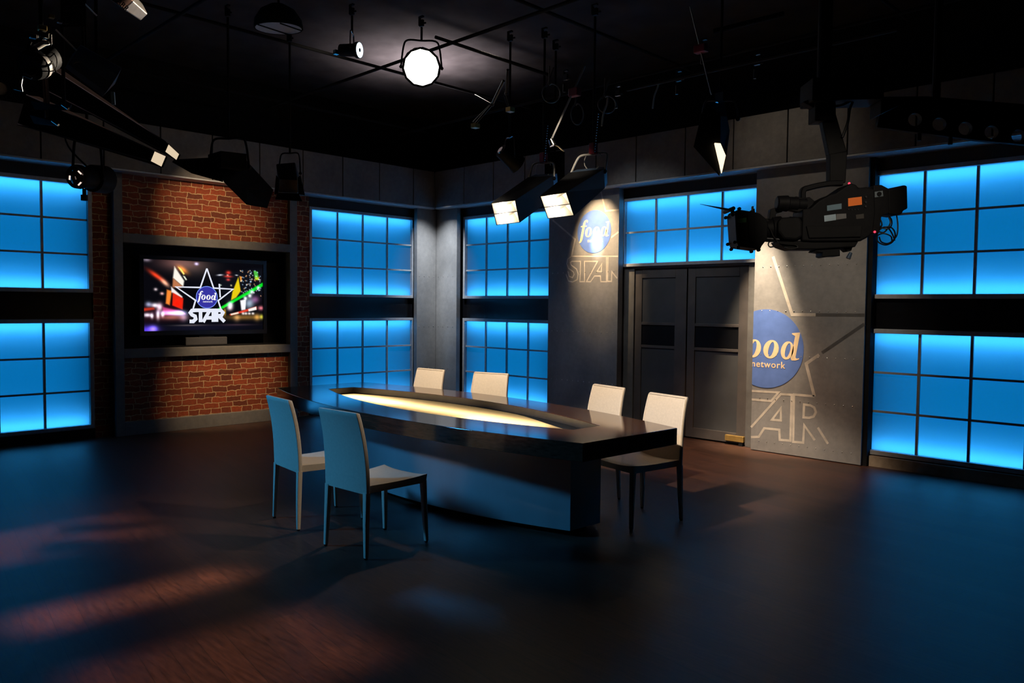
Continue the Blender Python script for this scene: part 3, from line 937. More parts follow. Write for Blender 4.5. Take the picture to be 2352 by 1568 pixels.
def make_chair():
    t = thing('dining_chair', 'cream', 'chair', (0, 0, 0), 0, 'cream chairs around the table')
    # seat: dished cushion with a raised rolled edge
    mb = MB()
    nx, ny = 12, 12
    hx = lambda v: 0.215 + 0.012 * v
    top = lambda u, v: 0.462 + 0.016 * abs(u) ** 3 + 0.012 * v * v * (1 if v > 0 else 0.3) - 0.006
    g = [[mb.b.verts.new((u * hx(v) * 1.0, -0.235 + (v + 1) / 2 * 0.49, top(u, v) - (0.010 if abs(u) > 0.99 or abs(v) > 0.99 else 0))) for u in [-1 + 2 * i / nx for i in range(nx + 1)]] for v in [-1 + 2 * j / ny for j in range(ny + 1)]]
    gb = [[mb.b.verts.new((w.co.x * 0.97, w.co.y * 0.985, 0.415)) for w in row] for row in g]
    for j in range(ny):
        for i in range(nx):
            mb.b.faces.new([g[j][i], g[j][i + 1], g[j + 1][i + 1], g[j + 1][i]])
            mb.b.faces.new([gb[j][i], gb[j + 1][i], gb[j + 1][i + 1], gb[j][i + 1]])
    for j in range(ny):
        mb.b.faces.new([g[j][0], g[j + 1][0], gb[j + 1][0], gb[j][0]]); mb.b.faces.new([g[j][nx], gb[j][nx], gb[j + 1][nx], g[j + 1][nx]])
    for i in range(nx):
        mb.b.faces.new([g[0][i], gb[0][i], gb[0][i + 1], g[0][i + 1]]); mb.b.faces.new([g[ny][i], g[ny][i + 1], gb[ny][i + 1], gb[ny][i]])
    mb.build('seat', CREAM, t, smooth=50)
    # backrest: tall curved panel
    cen = [(0.415, -0.243, 0.222), (0.46, -0.244, 0.223), (0.52, -0.246, 0.2225), (0.58, -0.249, 0.2215), (0.64, -0.254, 0.220), (0.70, -0.261, 0.218), (0.76, -0.270, 0.215), (0.82, -0.282, 0.212),
           (0.87, -0.294, 0.2095), (0.91, -0.305, 0.2075), (0.931, -0.3115, 0.2055), (0.940, -0.3145, 0.200)]
    rings = []
    for k, (z, y, hw) in enumerate(cen):
        th = 0.0135 if k < len(cen) - 1 else 0.008
        rings.append([(p[0], p[1], p[2]) for p in rrect(0, y, z, hw, th, min(0.008, th * 0.8))])
    mb = MB(); mb.loft(rings); mb.build('backrest', CREAM, t, smooth=40)
    edge = [(-hw + 0.009, y + 0.0135, z) for z, y, hw in cen[1:-1]] + [(hw - 0.009, y + 0.0135, z) for z, y, hw in reversed(cen[1:-1])]
    mb = MB(); mb.tube(edge, 0.0055, 6); mb.build('piping', CREAMP, t, smooth=60)
    for sx in (-1, 1):
        for y0, y1, z1, xt in ((-0.243, -0.257, 0.425, 0.203), (0.236, 0.256, 0.43, 0.207)):
            mb = MB()
            mb.loft([rrect(sx * (xt + 0.012), y1, 0.012, 0.0125, 0.0125, 0.005, 2), rrect(sx * (xt + 0.004), (y0 + y1) / 2, 0.22, 0.0165, 0.0165, 0.006, 2), rrect(sx * xt, y0, z1, 0.0205, 0.0175, 0.006, 2)])
            lg = mb.build('leg', CREAM, t, smooth=45)
            mb = MB(); mb.cyl((sx * (xt + 0.012), y1, 0), (sx * (xt + 0.012), y1, 0.013), 0.011, n=10)
            mb.build('foot_glide', BLACKP, lg)
    return t


ch = make_chair()
spots = [(-5.162, 3.144, -6.0, 'cream leather chair seen from behind, the one closer to the brick wall'),
         (-4.338, 3.088, 3.5, 'cream leather chair seen from behind, in front of the pale table pedestal'),
         (-6.50, 5.045, 184.7, 'cream leather chair across the table, in front of the corner column'),
         (-5.685, 5.225, 195.0, 'cream leather chair across the table, in front of the blue window next to the column'),
         (-4.22, 5.09, 168.0, 'cream leather chair across the table, partly hidden, in front of round logo panel edge'),
         (-3.49, 4.90, 168.5, 'cream leather chair at the table corner with legs showing, nearest the dark doors')]
for i, (x, y, a, lab) in enumerate(spots):
    c = ch if i == 0 else copy_tree(ch)
    c.location = (x, y, 0); c.rotation_euler = (0, 0, math.radians(a)); c['label'] = lab

# ================================================================== LIGHTING GRID AND HANGING GEAR
LITW = mat('white_reflector', (0.85, 0.80, 0.72), 0.6, var=0.03)
CARD = mat('white_diffusion_card', (0.85, 0.74, 0.60), 0.8, var=0.04)
GLOWCARD = emitter('lit_diffuser_face', lin((226, 204, 172)), 1.0)
BLUEM = mat('blue_grey_painted_metal', (0.05, 0.08, 0.13), 0.45, metal=0.3)


def lerp(a, b, t):
    return a + (b - a) * t


def pipe(name, label, pts, r, m=MATTE, cat='pipe'):
    mb = MB(); mb.tube(pts, r, 10)
    o = mb.build(name, m, None)
    return tag(o, label, cat)


# pipe grid under the ceiling
GZ = 4.30
grid = [((-9.6, 0.6, GZ), (-9.6, 7.8, GZ), 'black lighting pipe running above the brick wall'),
        ((-7.4, -1.0, GZ), (-7.4, 7.8, GZ), 'black lighting pipe between the brick wall pipe and the lit lamp'),
        ((-4.9, 1.5, GZ), (-4.9, 7.8, GZ), 'black lighting pipe over the middle of the table'),
        ((-2.6, 3.0, GZ), (-2.6, 7.8, GZ), 'black lighting pipe over the hanging camera'),
        ((-9.8, 7.4, GZ - 0.06), (-0.8, 7.4, GZ - 0.06), 'black crosswise lighting pipe nearest the doors'),
        ((-9.8, 5.2, GZ - 0.06), (-0.8, 5.2, GZ - 0.06), 'black crosswise lighting pipe above the far side of the table'),
        ((-9.8, 3.0, GZ - 0.06), (-1.6, 3.0, GZ - 0.06), 'black crosswise lighting pipe above the near side of the table')]
for a, b, lab in grid:
    pipe('lighting_pipe', lab, [a, b], 0.017)


def clamp(mb, p, s=1.0):
    """hook clamp gripping a pipe"""
    x, y, z = p
    mb.box(x - 0.03 * s, x + 0.03 * s, y - 0.012, y + 0.012, z - 0.05 * s, z + 0.02)
    mb.box(x - 0.045 * s, x - 0.03 * s, y - 0.012, y + 0.012, z - 0.03, z + 0.05)
    mb.box(x - 0.045 * s, x + 0.03 * s, y - 0.012, y + 0.012, z + 0.045, z + 0.06)
    mb.cyl((x + 0.03 * s, y, z - 0.02), (x + 0.075 * s, y, z - 0.02), 0.009, n=8)


def hanger(parent, top, zpipe=GZ - 0.06, metal=MATTE):
    """drop rod from the grid with its clamp"""
    x, y, z = top
    mb = MB(); mb.cyl((x, y, z), (x, y, zpipe - 0.05), 0.011, n=10)
    d = mb.build('drop_rod', metal, parent, world=True)
    mb = MB(); clamp(mb, (x, y, zpipe), 0.8)
    mb.build('pipe_clamp', BLACK, d, world=True, smooth=0)


def chain(parent, p, q, n, sag=0.06):
    mb = MB()
    for i in range(n + 1):
        t = i / n
        c = lerp(Vector(p), Vector(q), t) - Vector((0, 0, sag * 4 * t * (1 - t)))
        mb.ball(c, 0.007, 6)
    o = mb.build('safety_chain', CHROME, parent, world=True)
    return o


def yoke(parent, pa, pb, top, m=CHROME, r=0.009):
    """bent strap between two pivots with its crown at top"""
    pa, pb, top = Vector(pa), Vector(pb), Vector(top)
    half = (pb - pa) * 0.42
    pts = smooth_path([pa, lerp(pa, top - half, 0.75), top - half * 0.8, top, top + half * 0.8, lerp(pb, top + half, 0.75), pb], 4)
    mb = MB(); mb.tube(pts, r, 8)
    y = mb.build('yoke', m, parent, world=True)
    for p in (pa, pb):
        mb = MB(); mb.ball(p, r * 2.0, 10); mb.build('yoke_knob', BLACKP, y, world=True)
    return y


def frustum(parent, F, B, shell=BLACK, cells=2, depth=0.14, reflector=LITW, flat=None):
    """tapered lamp box: F, B = front and rear corners (top left, top right, bottom right, bottom left)"""
    F = [Vector(p) for p in F]; B = [Vector(p) for p in B]
    cF = sum(F, Vector()) / 4; cB = sum(B, Vector()) / 4
    ax = (cB - cF).normalized()
    I = [lerp(p, cF, 0.05) for p in F]
    mb = MB()
    v = [mb.b.verts.new(p) for p in F + B + I]
    for a, b in ((0, 1), (1, 2), (2, 3), (3, 0)):
        mb.b.faces.new([v[a], v[b], v[b + 4], v[a + 4]]); mb.b.faces.new([v[a], v[a + 8], v[b + 8], v[b]])
    mb.b.faces.new(v[4:8])
    mb.build('housing', shell, parent, world=True, smooth=0)
    mb = MB()
    if flat:
        o_ = ax * 0.01
        mb.poly([p + o_ for p in I])
        mb.build('diffuser_face', flat, parent, world=True, smooth=0)
        return cF, cB, ax
    ML, MR = (I[0] + I[3]) / 2, (I[1] + I[2]) / 2
    cc = [(I[0], I[1], MR, ML), (ML, MR, I[2], I[3])] if cells == 2 else [tuple(I)]
    for c in cc:
        apex = sum(c, Vector()) / 4 + ax * depth
        for i in range(4):
            mb.poly([c[i], c[(i + 1) % 4], apex])
    mb.build('reflector', reflector, parent, world=True, smooth=0)
    if cells == 2:
        mb = MB(); mb.cyl(ML, MR, 0.003, n=6); mb.build('divider_bar', BLACK, parent, world=True)
    return cF, cB, ax, cc


def root_at(name, label, cat, p, group=None):
    return thing(name, label, cat, p, 0, group)


# ---- the two lit snooted softboxes over the table
SB = [([(1128, 466), (1184, 459), (1194, 511), (1140, 517)], 7.0, [(1213, 407), (1270, 403), (1274, 452), (1220, 458)], 7.55, (1243, 378), (1243, 408, 1274, 412), 'lit box lamp over the table, the one nearer the blue windows'),
      ([(1240, 450), (1301, 441), (1319, 495), (1258, 502)], 6.4, [(1308, 396), (1387, 388), (1389, 432), (1316, 444)], 6.95, (1358, 358), (1332, 392, 1382, 390), 'lit box lamp over the table, the one in front of the round logo')]
for fq, df, bq, db, yt, yp, lab in SB:
    c0 = V(yt[0], yt[1], db)
    t = root_at('hanging_softbox_lamp', lab, 'studio lamp', c0, 'snooted box lamps over the table')
    dd = [0.0, -0.02, 0.10, 0.12]
    F = [V(x, y, df + o) for (x, y), o in zip(fq, dd)]
    B = [V(x, y, db + o) for (x, y), o in zip(bq, dd)]
    cF, cB, ax, cc = frustum(t, F, B)
    mb = MB()
    R2 = [lerp(p, cB, 0.10) + ax * 0.12 for p in B]
    mb.hexa([B[0], B[1], B[2], B[3], R2[0], R2[1], R2[2], R2[3]]); mb.build('ballast_box', BLUEM, t, world=True, smooth=0, bevel=0.006)
    pa, pb = (B[0] + B[3]) / 2 + ax * 0.04 - (B[1] - B[0]) * 0.04, (B[1] + B[2]) / 2 + ax * 0.04 + (B[1] - B[0]) * 0.04
    top = c0 + ax * 0.05
    yoke(t, lerp(pa, B[0], 0.7), lerp(pb, B[1], 0.7), top, mat('pale_steel_yoke', (0.55, 0.52, 0.47), 0.35, metal=0.4), 0.010)
    mb = MB(); mb.box(top.x - 0.03, top.x + 0.03, top.y - 0.03, top.y + 0.03, top.z + 0.0, top.z + 0.10); mb.build('swivel_block', REDP, t, world=True, smooth=0, bevel=0.006)
    hanger(t, top + Vector((0, 0, 0.1)))
    chain(t, top + Vector((0.05, 0, 0.35)), top + Vector((0.03, -0.02, 0.02)), 14, 0.0)
    loop = [top + Vector((0.10 * math.cos(a) - 0.02, 0.02, -0.05 + 0.085 * math.sin(a))) for a in [0.3 + 5.2 * i / 16 for i in range(17)]]
    mb = MB(); mb.tube(loop, 0.0045, 6); mb.build('lamp_cable', mat('grey_cable', (0.35, 0.33, 0.30), 0.5), t, world=True)
    for c in cc:
        ctr = sum(c, Vector()) / 4
        p = lerp(ctr, c[0], 0.35) + ax * 0.035
        light('box_lamp_bulb', 'POINT', wm(t).inverted() @ p, 1.3, (1.0, 0.84, 0.62), parent=t, shadow_soft_size=0.008)

# ---- hanging box lamp seen from the side (in front of the fascia)
D7 = 6.0
t = root_at('hanging_box_lamp', 'black box lamp hanging point down in front of the fascia, warm lit inside', 'studio lamp', V(1638, 262, D7 + 0.1), 'hanging box lamps')
F = [V(1593, 337, D7 - 0.05), V(1652, 404, D7 - 0.05), V(1669, 356, D7 + 0.10), V(1622, 318, D7 + 0.14)]
B = [V(1612, 258, D7 - 0.02), V(1655, 300, D7 - 0.02), V(1676, 300, D7 + 0.30), V(1668, 256, D7 + 0.30)]
cF, cB, ax, cc = frustum(t, F, B, cells=1, depth=0.05, reflector=MATTE, shell=MATTE)
lq = [V(1642, 328, D7 - 0.06), V(1655, 329, D7 - 0.06), V(1667, 357, D7 - 0.05), V(1658, 397, D7 - 0.06)]  # glowing block stands in for the lit inner wall of the box
mb = MB(); mb.hexa(lq + [q_ + _f * 0.02 for q_ in lq]); mb.build('lit_wall_glow', emitter('warm_wall_glow', (1.0, 0.80, 0.52), 1.6), t, world=True, smooth=0)
#light('box_lamp_bulb', 'POINT', wm(t).inverted() @ (lerp(cF, (F[1] + F[2]) / 2, 0.2) + ax * 0.04), 2.0, (1.0, 0.78, 0.5), parent=t, shadow_soft_size=0.01)
mb = MB(); mb.hexa([lerp(p, cB, 0.02) for p in B] + [lerp(p, cB, 0.3) + Vector((0, 0, 0.09)) for p in B]); mb.build('ballast_box', BLACK, t, world=True, smooth=0)
top = cB + Vector((0, 0, 0.16))
yoke(t, cB + Vector((-0.1, -0.1, 0.02)), cB + Vector((0.1, 0.1, 0.02)), top, BLUEM, 0.009)
mb = MB(); mb.box(top.x - 0.035, top.x + 0.035, top.y - 0.02, top.y + 0.02, top.z - 0.01, top.z + 0.06); mb.build('swivel_block', CHROME, t, world=True, smooth=0)
hanger(t, top + Vector((0, 0, 0.05)))

t = thing('hanging_black_box', 'plain black box hanging behind and between the two lit box lamps', 'box', V(1274, 390, 7.9))
mb = MB(); mb.hexa([V(1251, 350, 7.8), V(1297, 345, 7.8), V(1297, 430, 7.8), V(1251, 430, 7.8), V(1251, 350, 8.05), V(1297, 345, 8.05), V(1297, 430, 8.05), V(1251, 430, 8.05)]); mb.build('box_body', MATTE, t, world=True, smooth=0)
hanger(t, V(1274, 347, 7.92))
# thin poles hooked on the grid
ROD = mat('grey_steel_rod', (0.42, 0.40, 0.38), 0.35, metal=0.5)
pole = thing('adjusting_pole', 'thin grey steel pole hanging above the black box lamp', 'pole', V(1610, 120, 5.9))
mb = MB(); mb.cyl(V(1585, 15, 5.9), V(1634, 217, 5.9), 0.0055, n=8); mb.build('rod', ROD, pole, world=True)
mb = MB(); q = V(1610, 112, 5.9); mb.box(q.x - 0.05, q.x + 0.05, q.y - 0.03, q.y + 0.03, q.z - 0.03, q.z + 0.03); mb.build('pole_clamp', REDP, pole, world=True, smooth=0, bevel=0.008)
pole = thing('adjusting_pole', 'thin slanted grey steel pole above the two lit box lamps', 'pole', V(1300, 245, 6.6))
mb = MB(); mb.cyl(V(1343, 152, 6.6), V(1264, 326, 6.6), 0.0075, n=8); mb.build('rod', ROD, pole, world=True)
mb = MB(); mb.cyl(V(1264, 320, 6.6), V(1270, 334, 6.6), 0.022, 0.03, 12); mb.tube([V(1268, 330, 6.6), V(1282, 336, 6.62), V(1296, 348, 6.62)], 0.006, 8); mb.build('pole_foot', CHROME, pole, world=True)
mb = MB(); q = V(1320, 212, 6.6); mb.box(q.x - 0.05, q.x + 0.05, q.y - 0.03, q.y + 0.03, q.z - 0.035, q.z + 0.035); mb.build('pole_clamp', REDP, pole, world=True, smooth=0, bevel=0.008)

# ---- the lamp shining at the camera
D = 7.6
t = root_at('floodlight', 'round studio floodlight shining white straight at the camera', 'studio lamp', V(968, 155, D), 'round ceiling lamps')
p = V(968, 155, D); back = (p - Vector((0, 0, EYE))).normalized()
mb = MB(); mb.lathe(p, back, [(0.0, 0.185), (0.02, 0.19), (0.10, 0.18), (0.22, 0.12), (0.32, 0.09), (0.33, 0.0)], 14); mb.build('lamp_housing', BLACK, t, world=True)
mb = MB(); mb.lathe(p - back * 0.002, back, [(0.0, 0.001), (0.001, 0.168)], 12); mb.build('lens', emitter('burning_lamp_lens', (1.0, 0.96, 0.88), 4.0), t, world=True, smooth=0)
mb = MB(); mb.lathe(p - back * 0.012, back, [(0.0, 0.168), (0.0, 0.188), (0.02, 0.188), (0.02, 0.168)], 12); mb.build('lens_ring', BLACK, t, world=True, smooth=0)
sd = back.cross(Vector((0, 0, 1))).normalized()
yoke(t, p + back * 0.12 + sd * 0.2, p + back * 0.12 - sd * 0.2, p + back * 0.12 + Vector((0, 0, 0.26)), BLACK)
hanger(t, p + back * 0.12 + Vector((0, 0, 0.26)), GZ + 0.1)

# ---- round dark scoop with a pale open mouth near the ceiling
t = root_at('scoop_light', 'dark scoop light with pale lens shaped mouth near the ceiling, unlit', 'studio lamp', V(640, 68, 7.5), 'round ceiling lamps')
p = V(640, 66, 7.5)
dn = Vector((0.05, 0.03, -1)).normalized(); dn = (dn * 0.94 + (Vector((0, 0, EYE)) - p).normalized() * -0.10).normalized()
mb = MB(); mb.lathe(p, -dn, [(0.0, 0.225), (0.005, 0.23), (0.08, 0.22), (0.17, 0.16), (0.22, 0.07), (0.225, 0.0)], 28); mb.build('scoop_shell', MATTE, t, world=True)
mb = MB(); mb.lathe(p - dn * 0.002, -dn, [(0.03, 0.001), (0.028, 0.10), (0.0, 0.215)], 28); mb.build('scoop_lining', mat('grey_scoop_lining', (0.34, 0.35, 0.38), 0.7, var=0.05), t, world=True)
mb = MB(); s1 = dn.cross(Vector((1, 0.4, 0))).normalized(); s2 = dn.cross(s1).normalized()
mb.cyl(p - s1 * 0.22 + dn * 0.006 + s2 * 0.04, p + s1 * 0.22 + dn * 0.006 + s2 * 0.06, 0.007, n=6); mb.cyl(p - s1 * 0.14 + dn * 0.006 - s2 * 0.16, p + s1 * 0.16 + dn * 0.006 - s2 * 0.15, 0.007, n=6)
mb.build('guard_wire', BLACK, t, world=True)
hanger(t, p + Vector((0, 0, 0.2)), GZ + 0.3)

# ---- small bright lamp between scoop and floodlight
t = root_at('hanging_small_floodlight', 'small lamp seen edge on with narrow white lens, between scoop and floodlight', 'studio lamp', V(826, 115, 7.4), 'round ceiling lamps')
p = V(826, 115, 7.4); ax = (_r * 0.95 - _f * 0.28 - _u * 0.1).normalized()
mb = MB(); mb.lathe(p, -ax, [(0.0, 0.075), (0.03, 0.075), (0.05, 0.06), (0.2, 0.055), (0.205, 0.0)], 18); mb.build('lamp_housing', BLACK, t, world=True)
mb = MB(); mb.lathe(p + ax * 0.002, -ax, [(0.0, 0.018), (0.001, 0.070)], 24); mb.build('lens', emitter('pale_lamp_lens', (0.75, 0.88, 1.0), 1.6), t, world=True, smooth=0)
yoke(t, p - ax * 0.08 + Vector((0, 0, 0.0)) + _f * 0.09, p - ax * 0.08 - _f * 0.09, p - ax * 0.08 + Vector((0, 0, 0.16)), CHROME, 0.007)
hanger(t, p - ax * 0.08 + Vector((0, 0, 0.16)), GZ + 0.1)
mb = MB(); mb.box(*[v for c in (p - ax * 0.25 - Vector((0, 0, 0.02))) for v in (c - 0.02, c + 0.02)]); mb.build('tail_bracket', CHROME, t, world=True, smooth=0)

# ---- small chrome spotlight above the corner
t = root_at('spotlight', 'small chrome rimmed spotlight hanging above the corner column', 'studio lamp', V(1155, 340, 7.8), 'hanging spotlights')
p = V(1150, 345, 7.8); ax = (V(1185, 375, 7.9) - p).normalized()
mb = MB(); mb.lathe(p, ax, [(0, 0.02), (0.0, 0.07), (0.05, 0.075), (0.16, 0.085), (0.24, 0.10), (0.245, 0.08)], 18); mb.build('lamp_housing', BLACK, t, world=True)
mb = MB(); mb.lathe(p - ax * 0.01, ax, [(0, 0.0), (0.0, 0.035), (0.02, 0.05), (0.03, 0.05)], 14); mb.build('lamp_cap', CHROME, t, world=True)
sd = ax.cross(Vector((0, 0, 1))).normalized()
yoke(t, p + ax * 0.12 + sd * 0.1, p + ax * 0.12 - sd * 0.1, p + ax * 0.12 + Vector((0, 0, 0.2)), CHROME, 0.006)
hanger(t, p + ax * 0.12 + Vector((0, 0, 0.2)), GZ)

# ---- angled bracket arms under the grid
for a, b, c, lab in (((1130, 240), (1092, 284), (1090, 218), 'jointed metal bracket arm below the grid, left of the pole over the lit box lamps'), ((1163, 215), (1172, 247), (1158, 205), 'short metal clamp arm below the grid beside the jointed bracket')):
    t = thing('bracket_arm', lab, 'bracket', V(*a, 7.2))
    mb = MB(); mb.cyl(V(*a, 7.2), V(*b, 7.2), 0.011, n=8); mb.cyl(V(a[0] - 6, a[1] + 2, 7.22), V(b[0] - 6, b[1] - 4, 7.22), 0.005, n=6); mb.build('arm_tube', DARKST, t, world=True)
    mb = MB(); mb.cyl(V(*c, 7.2), V(*a, 7.2), 0.007, n=8); mb.ball(V(*a, 7.2), 0.02, 10); mb.build('arm_joint', DARKST, t, world=True)
    q = V(*b, 7.2)
    mb = MB(); mb.box(q.x - 0.03, q.x + 0.03, q.y - 0.03, q.y + 0.03, q.z - 0.04, q.z + 0.0); mb.build('arm_end', BRASS, t, world=True, smooth=0)
    mb = MB(); mb.cyl(V(*a, 7.2), V(a[0] + (a[0] - b[0]) * 0.5 + 8, a[1] - 55, 7.0), 0.014, n=8); mb.build('arm_upright', DARKST, t, world=True)

# ---- cable loops over the grid
for (cx, cy_, rx, ry, d), lab in (((1266, 214, 20, 22, 7.0), 'round loop of black cable hanging beside the slanted pole'), ((1326, 262, 14, 24, 6.8), 'narrow hanging loop of black cable right of the slanted pole'), ((1394, 240, 20, 20, 6.6), 'loop of black cable hanging above the second lit box lamp')):
    pts = [V(cx + rx * math.cos(2 * PI * i / 28), cy_ + ry * math.sin(2 * PI * i / 28), d + 0.03 * math.sin(4 * PI * i / 28)) for i in range(29)]
    pts = [V(cx - 4, cy_ - ry - 40, d)] + [pts[(i + 20) % 28] for i in range(28)] + [V(cx + 6, cy_ - ry - 38, d)]
    o = pipe('cable_loop', lab, smooth_path(pts, 3), 0.006, mat('dark_grey_cable', (0.06, 0.06, 0.062), 0.4), 'cable')

# ---- clamps and connectors scattered along the near crosswise grid pipe
cl_lab = ['spare chrome pipe clamp on the grid near the slanted pole', 'spare chrome pipe clamp on the grid between the two thin poles', 'spare chrome pipe clamp on the grid just left of the upright thin pole', 'spare chrome pipe clamp on the grid just right of the upright thin pole', 'spare chrome pipe clamp on the grid above the camera arm']
for (x, y, d), lab in zip(((1300, 176, 6.8), (1420, 212, 6.6), (1560, 178, 6.3), (1618, 106, 6.0), (1740, 140, 6.0)), cl_lab):
    q = V(x, y, d)
    t = thing('pipe_clamp', lab, 'clamp', q)
    mb = MB(); clamp(mb, q, 0.6); mb.build('clamp_jaw', DARKST, t, world=True, smooth=0)
    mb = MB(); mb.cyl(q - Vector((0.02, 0, 0.06)), q - Vector((0.02, 0, 0.13)), 0.012, n=10); mb.build('clamp_spigot', DARKST, t, world=True)
pipe('ceiling_rail', 'faint steel rail slanting across the ceiling above the hanging camera', [V(1440, 205, 6.6), V(2060, 66, 5.2)], 0.018, BLACK)
pipe('ceiling_rail', 'faint short steel rail near the ceiling beside the upright thin pole', [V(1640, 72, 6.2), V(1800, 32, 5.9)], 0.02)
pipe('ceiling_rail', 'faint steel rail running from the floodlight towards the slanted pole', [V(1000, 85, 7.6), V(1260, 172, 7.2)], 0.016)
for (x, y), lab in (((1505, 205), 'short bent grey cable end hanging from the grid between the thin poles'), ((1388, 245), 'small grey cable stub above the second lit box lamp')):
    pipe('cable_end', lab, smooth_path([V(x + 8, y - 22, 6.5), V(x + 6, y - 6, 6.5), V(x - 2, y + 16, 6.5), V(x - 6, y + 44, 6.5)], 5), 0.007, mat('light_grey_cable', (0.4, 0.38, 0.34), 0.5), 'cable')

# ---- profile spotlight in front of the left blue window
t = root_at('profile_spotlight', 'black profile spotlight with three glowing glints set on its lens, hanging before the blue window', 'studio lamp', V(190, 395, 6.3), 'hanging spotlights')
p = V(172, 405, 6.2); ax = (V(235, 412, 6.5) - p).normalized()
mb = MB(); mb.lathe(p, ax, [(0.004, 0.075), (0.0, 0.085), (0.015, 0.094), (0.05, 0.096), (0.06, 0.086), (0.18, 0.086), (0.19, 0.11), (0.34, 0.115), (0.37, 0.08), (0.375, 0.0)], 22); mb.build('lamp_barrel', BLACK, t, world=True)
mb = MB(); mb.lathe(p + ax * 0.012, ax, [(-0.014, 0.001), (-0.012, 0.03), (-0.006, 0.058), (0.004, 0.076)], 24); mb.build('lens', mat('dark_coated_lens', (0.02, 0.015, 0.012), 0.04, metal=0.0, coat=1.0, spec=1.0), t, world=True)
for gx, gy, an in ((160, 408, 1.5), (183, 396, -0.8), (183, 422, 0.8)):  # small glowing rods stand in for reflections on the lens
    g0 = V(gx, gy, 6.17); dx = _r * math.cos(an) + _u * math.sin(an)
    mb = MB(); mb.cyl(g0 - dx * 0.016, g0 + dx * 0.016, 0.006, n=8); mb.build('emissive_lens_glint', emitter('lens_glint_emission', (1.0, 0.72, 0.62), 1.1), t, world=True)
mb = MB(); q = p + ax * 0.1; mb.cyl(q - Vector((0, 0, 0.09)), q - Vector((0, 0, 0.14)), 0.014, n=10); mb.cyl(q - Vector((0, 0, 0.14)), q - Vector((0, 0, 0.185)), 0.026, n=10); mb.build('focus_knob', BLACKP, t, world=True)
sd = ax.cross(Vector((0, 0, 1))).normalized(); c0 = p + ax * 0.14
yk = c0 + Vector((0, 0, 0.33))
yoke(t, c0 + sd * 0.14, c0 - sd * 0.14, yk, BLACK, 0.011)
mb = MB(); mb.box(yk.x - 0.05, yk.x + 0.05, yk.y - 0.03, yk.y + 0.03, yk.z, yk.z + 0.09); mb.build('hook_clamp', BLACK, t, world=True, smooth=0)
mb = MB(); mb.tube(smooth_path([p + ax * 0.3, p + ax * 0.2 + Vector((-0.1, -0.15, 0.25)), yk + Vector((-0.08, -0.12, 0.15)), yk + Vector((-0.02, -0.02, 0.5))], 6), 0.008); mb.build('lamp_cable', WIRE, t, world=True)
hanger(t, yk + Vector((0, 0, 0.08)))

# ---- two long dark snooted lamps with pale front faces
LB = [([(355, 346.5), (385, 360), (374.5, 385), (345.5, 370)], 5.2, [(60, 218), (90, 222), (96, 290), (40, 285)], 4.9, 'long dark lamp box with square pale front face, above the brick wall'),
      ([(387, 330), (415, 356), (408.5, 370), (379, 348)], 5.6, [(105, 150), (140, 158), (140, 208), (100, 205)], 5.3, 'long dark lamp box with narrow slanted pale front face, above the brick wall')]
for fq, df, bq, db, lab in LB:
    t = root_at('hanging_long_lamp', lab, 'studio lamp', V(bq[0][0], bq[0][1], db), 'long box lamps')
    dd = [0.0, 0.05, 0.05, 0.0]
    F = [V(x, y, df + o) for (x, y), o in zip(fq, dd)]
    B = [V(x, y, db + o * 6) for (x, y), o in zip(bq, dd)]
    cF, cB, ax = frustum(t, F, B, flat=GLOWCARD, shell=MATTE)
    mb = MB()
    mb.tube([lerp(F[3], F[0], 0.0) + ax * 0.02, lerp(B[3], B[0], 0.0)], 0.006, 6); mb.tube([F[0] + ax * 0.02, B[0]], 0.006, 6)
    mb.build('edge_trim', BLUEM, t, world=True)
    q = lerp(cF, cB, 0.75)
    hanger(t, q + Vector((0, 0, 0.1)))

# ---- dark box lamp in front of the brick panel, seen from behind
t = root_at('hanging_box_lamp', 'unlit black box lamp seen from behind in front of the upper brick panel', 'studio lamp', V(550, 380, 7.0), 'hanging box lamps')
F = [V(625, 432, 7.5), V(612, 477, 7.5), V(570, 468, 7.0), V(517, 424, 7.0)]
B = [V(556, 358, 7.4), V(520, 358, 7.3), V(513, 400, 6.9), V(510, 414, 6.9)]
F = [V(628, 436, 7.45), V(614, 478, 7.25), V(566, 470, 6.95), V(522, 425, 6.9)]
B = [V(560, 362, 7.35), V(516, 357, 7.2), V(511, 405, 6.95), V(514, 418, 6.9)]
frustum(t, F, B, cells=1, depth=0.1, reflector=MATTE, shell=MATTE)
mb = MB(); c0 = sum(B, Vector()) / 4
mb.prismz([(c0.x - 0.16, c0.y - 0.12), (c0.x + 0.10, c0.y - 0.12), (c0.x + 0.14, c0.y + 0.10), (c0.x - 0.12, c0.y + 0.12)], c0.z - 0.02, c0.z + 0.12); mb.build('ballast_box', MATTE, t, world=True, smooth=0)
mb = MB(); mb.hexa([V(395, 372, 6.9), V(512, 404, 6.95), V(512, 418, 6.95), V(440, 398, 6.9), V(400, 366, 7.2), V(514, 360, 7.25), V(516, 400, 7.2), V(440, 392, 7.2)]); mb.build('barn_door', MATTE, t, world=True, smooth=0)
yoke(t, c0 + Vector((-0.17, -0.1, 0)), c0 + Vector((0.15, 0.12, 0)), c0 + Vector((0, 0, 0.26)), BLACK, 0.01)
hanger(t, c0 + Vector((0, 0, 0.26)))

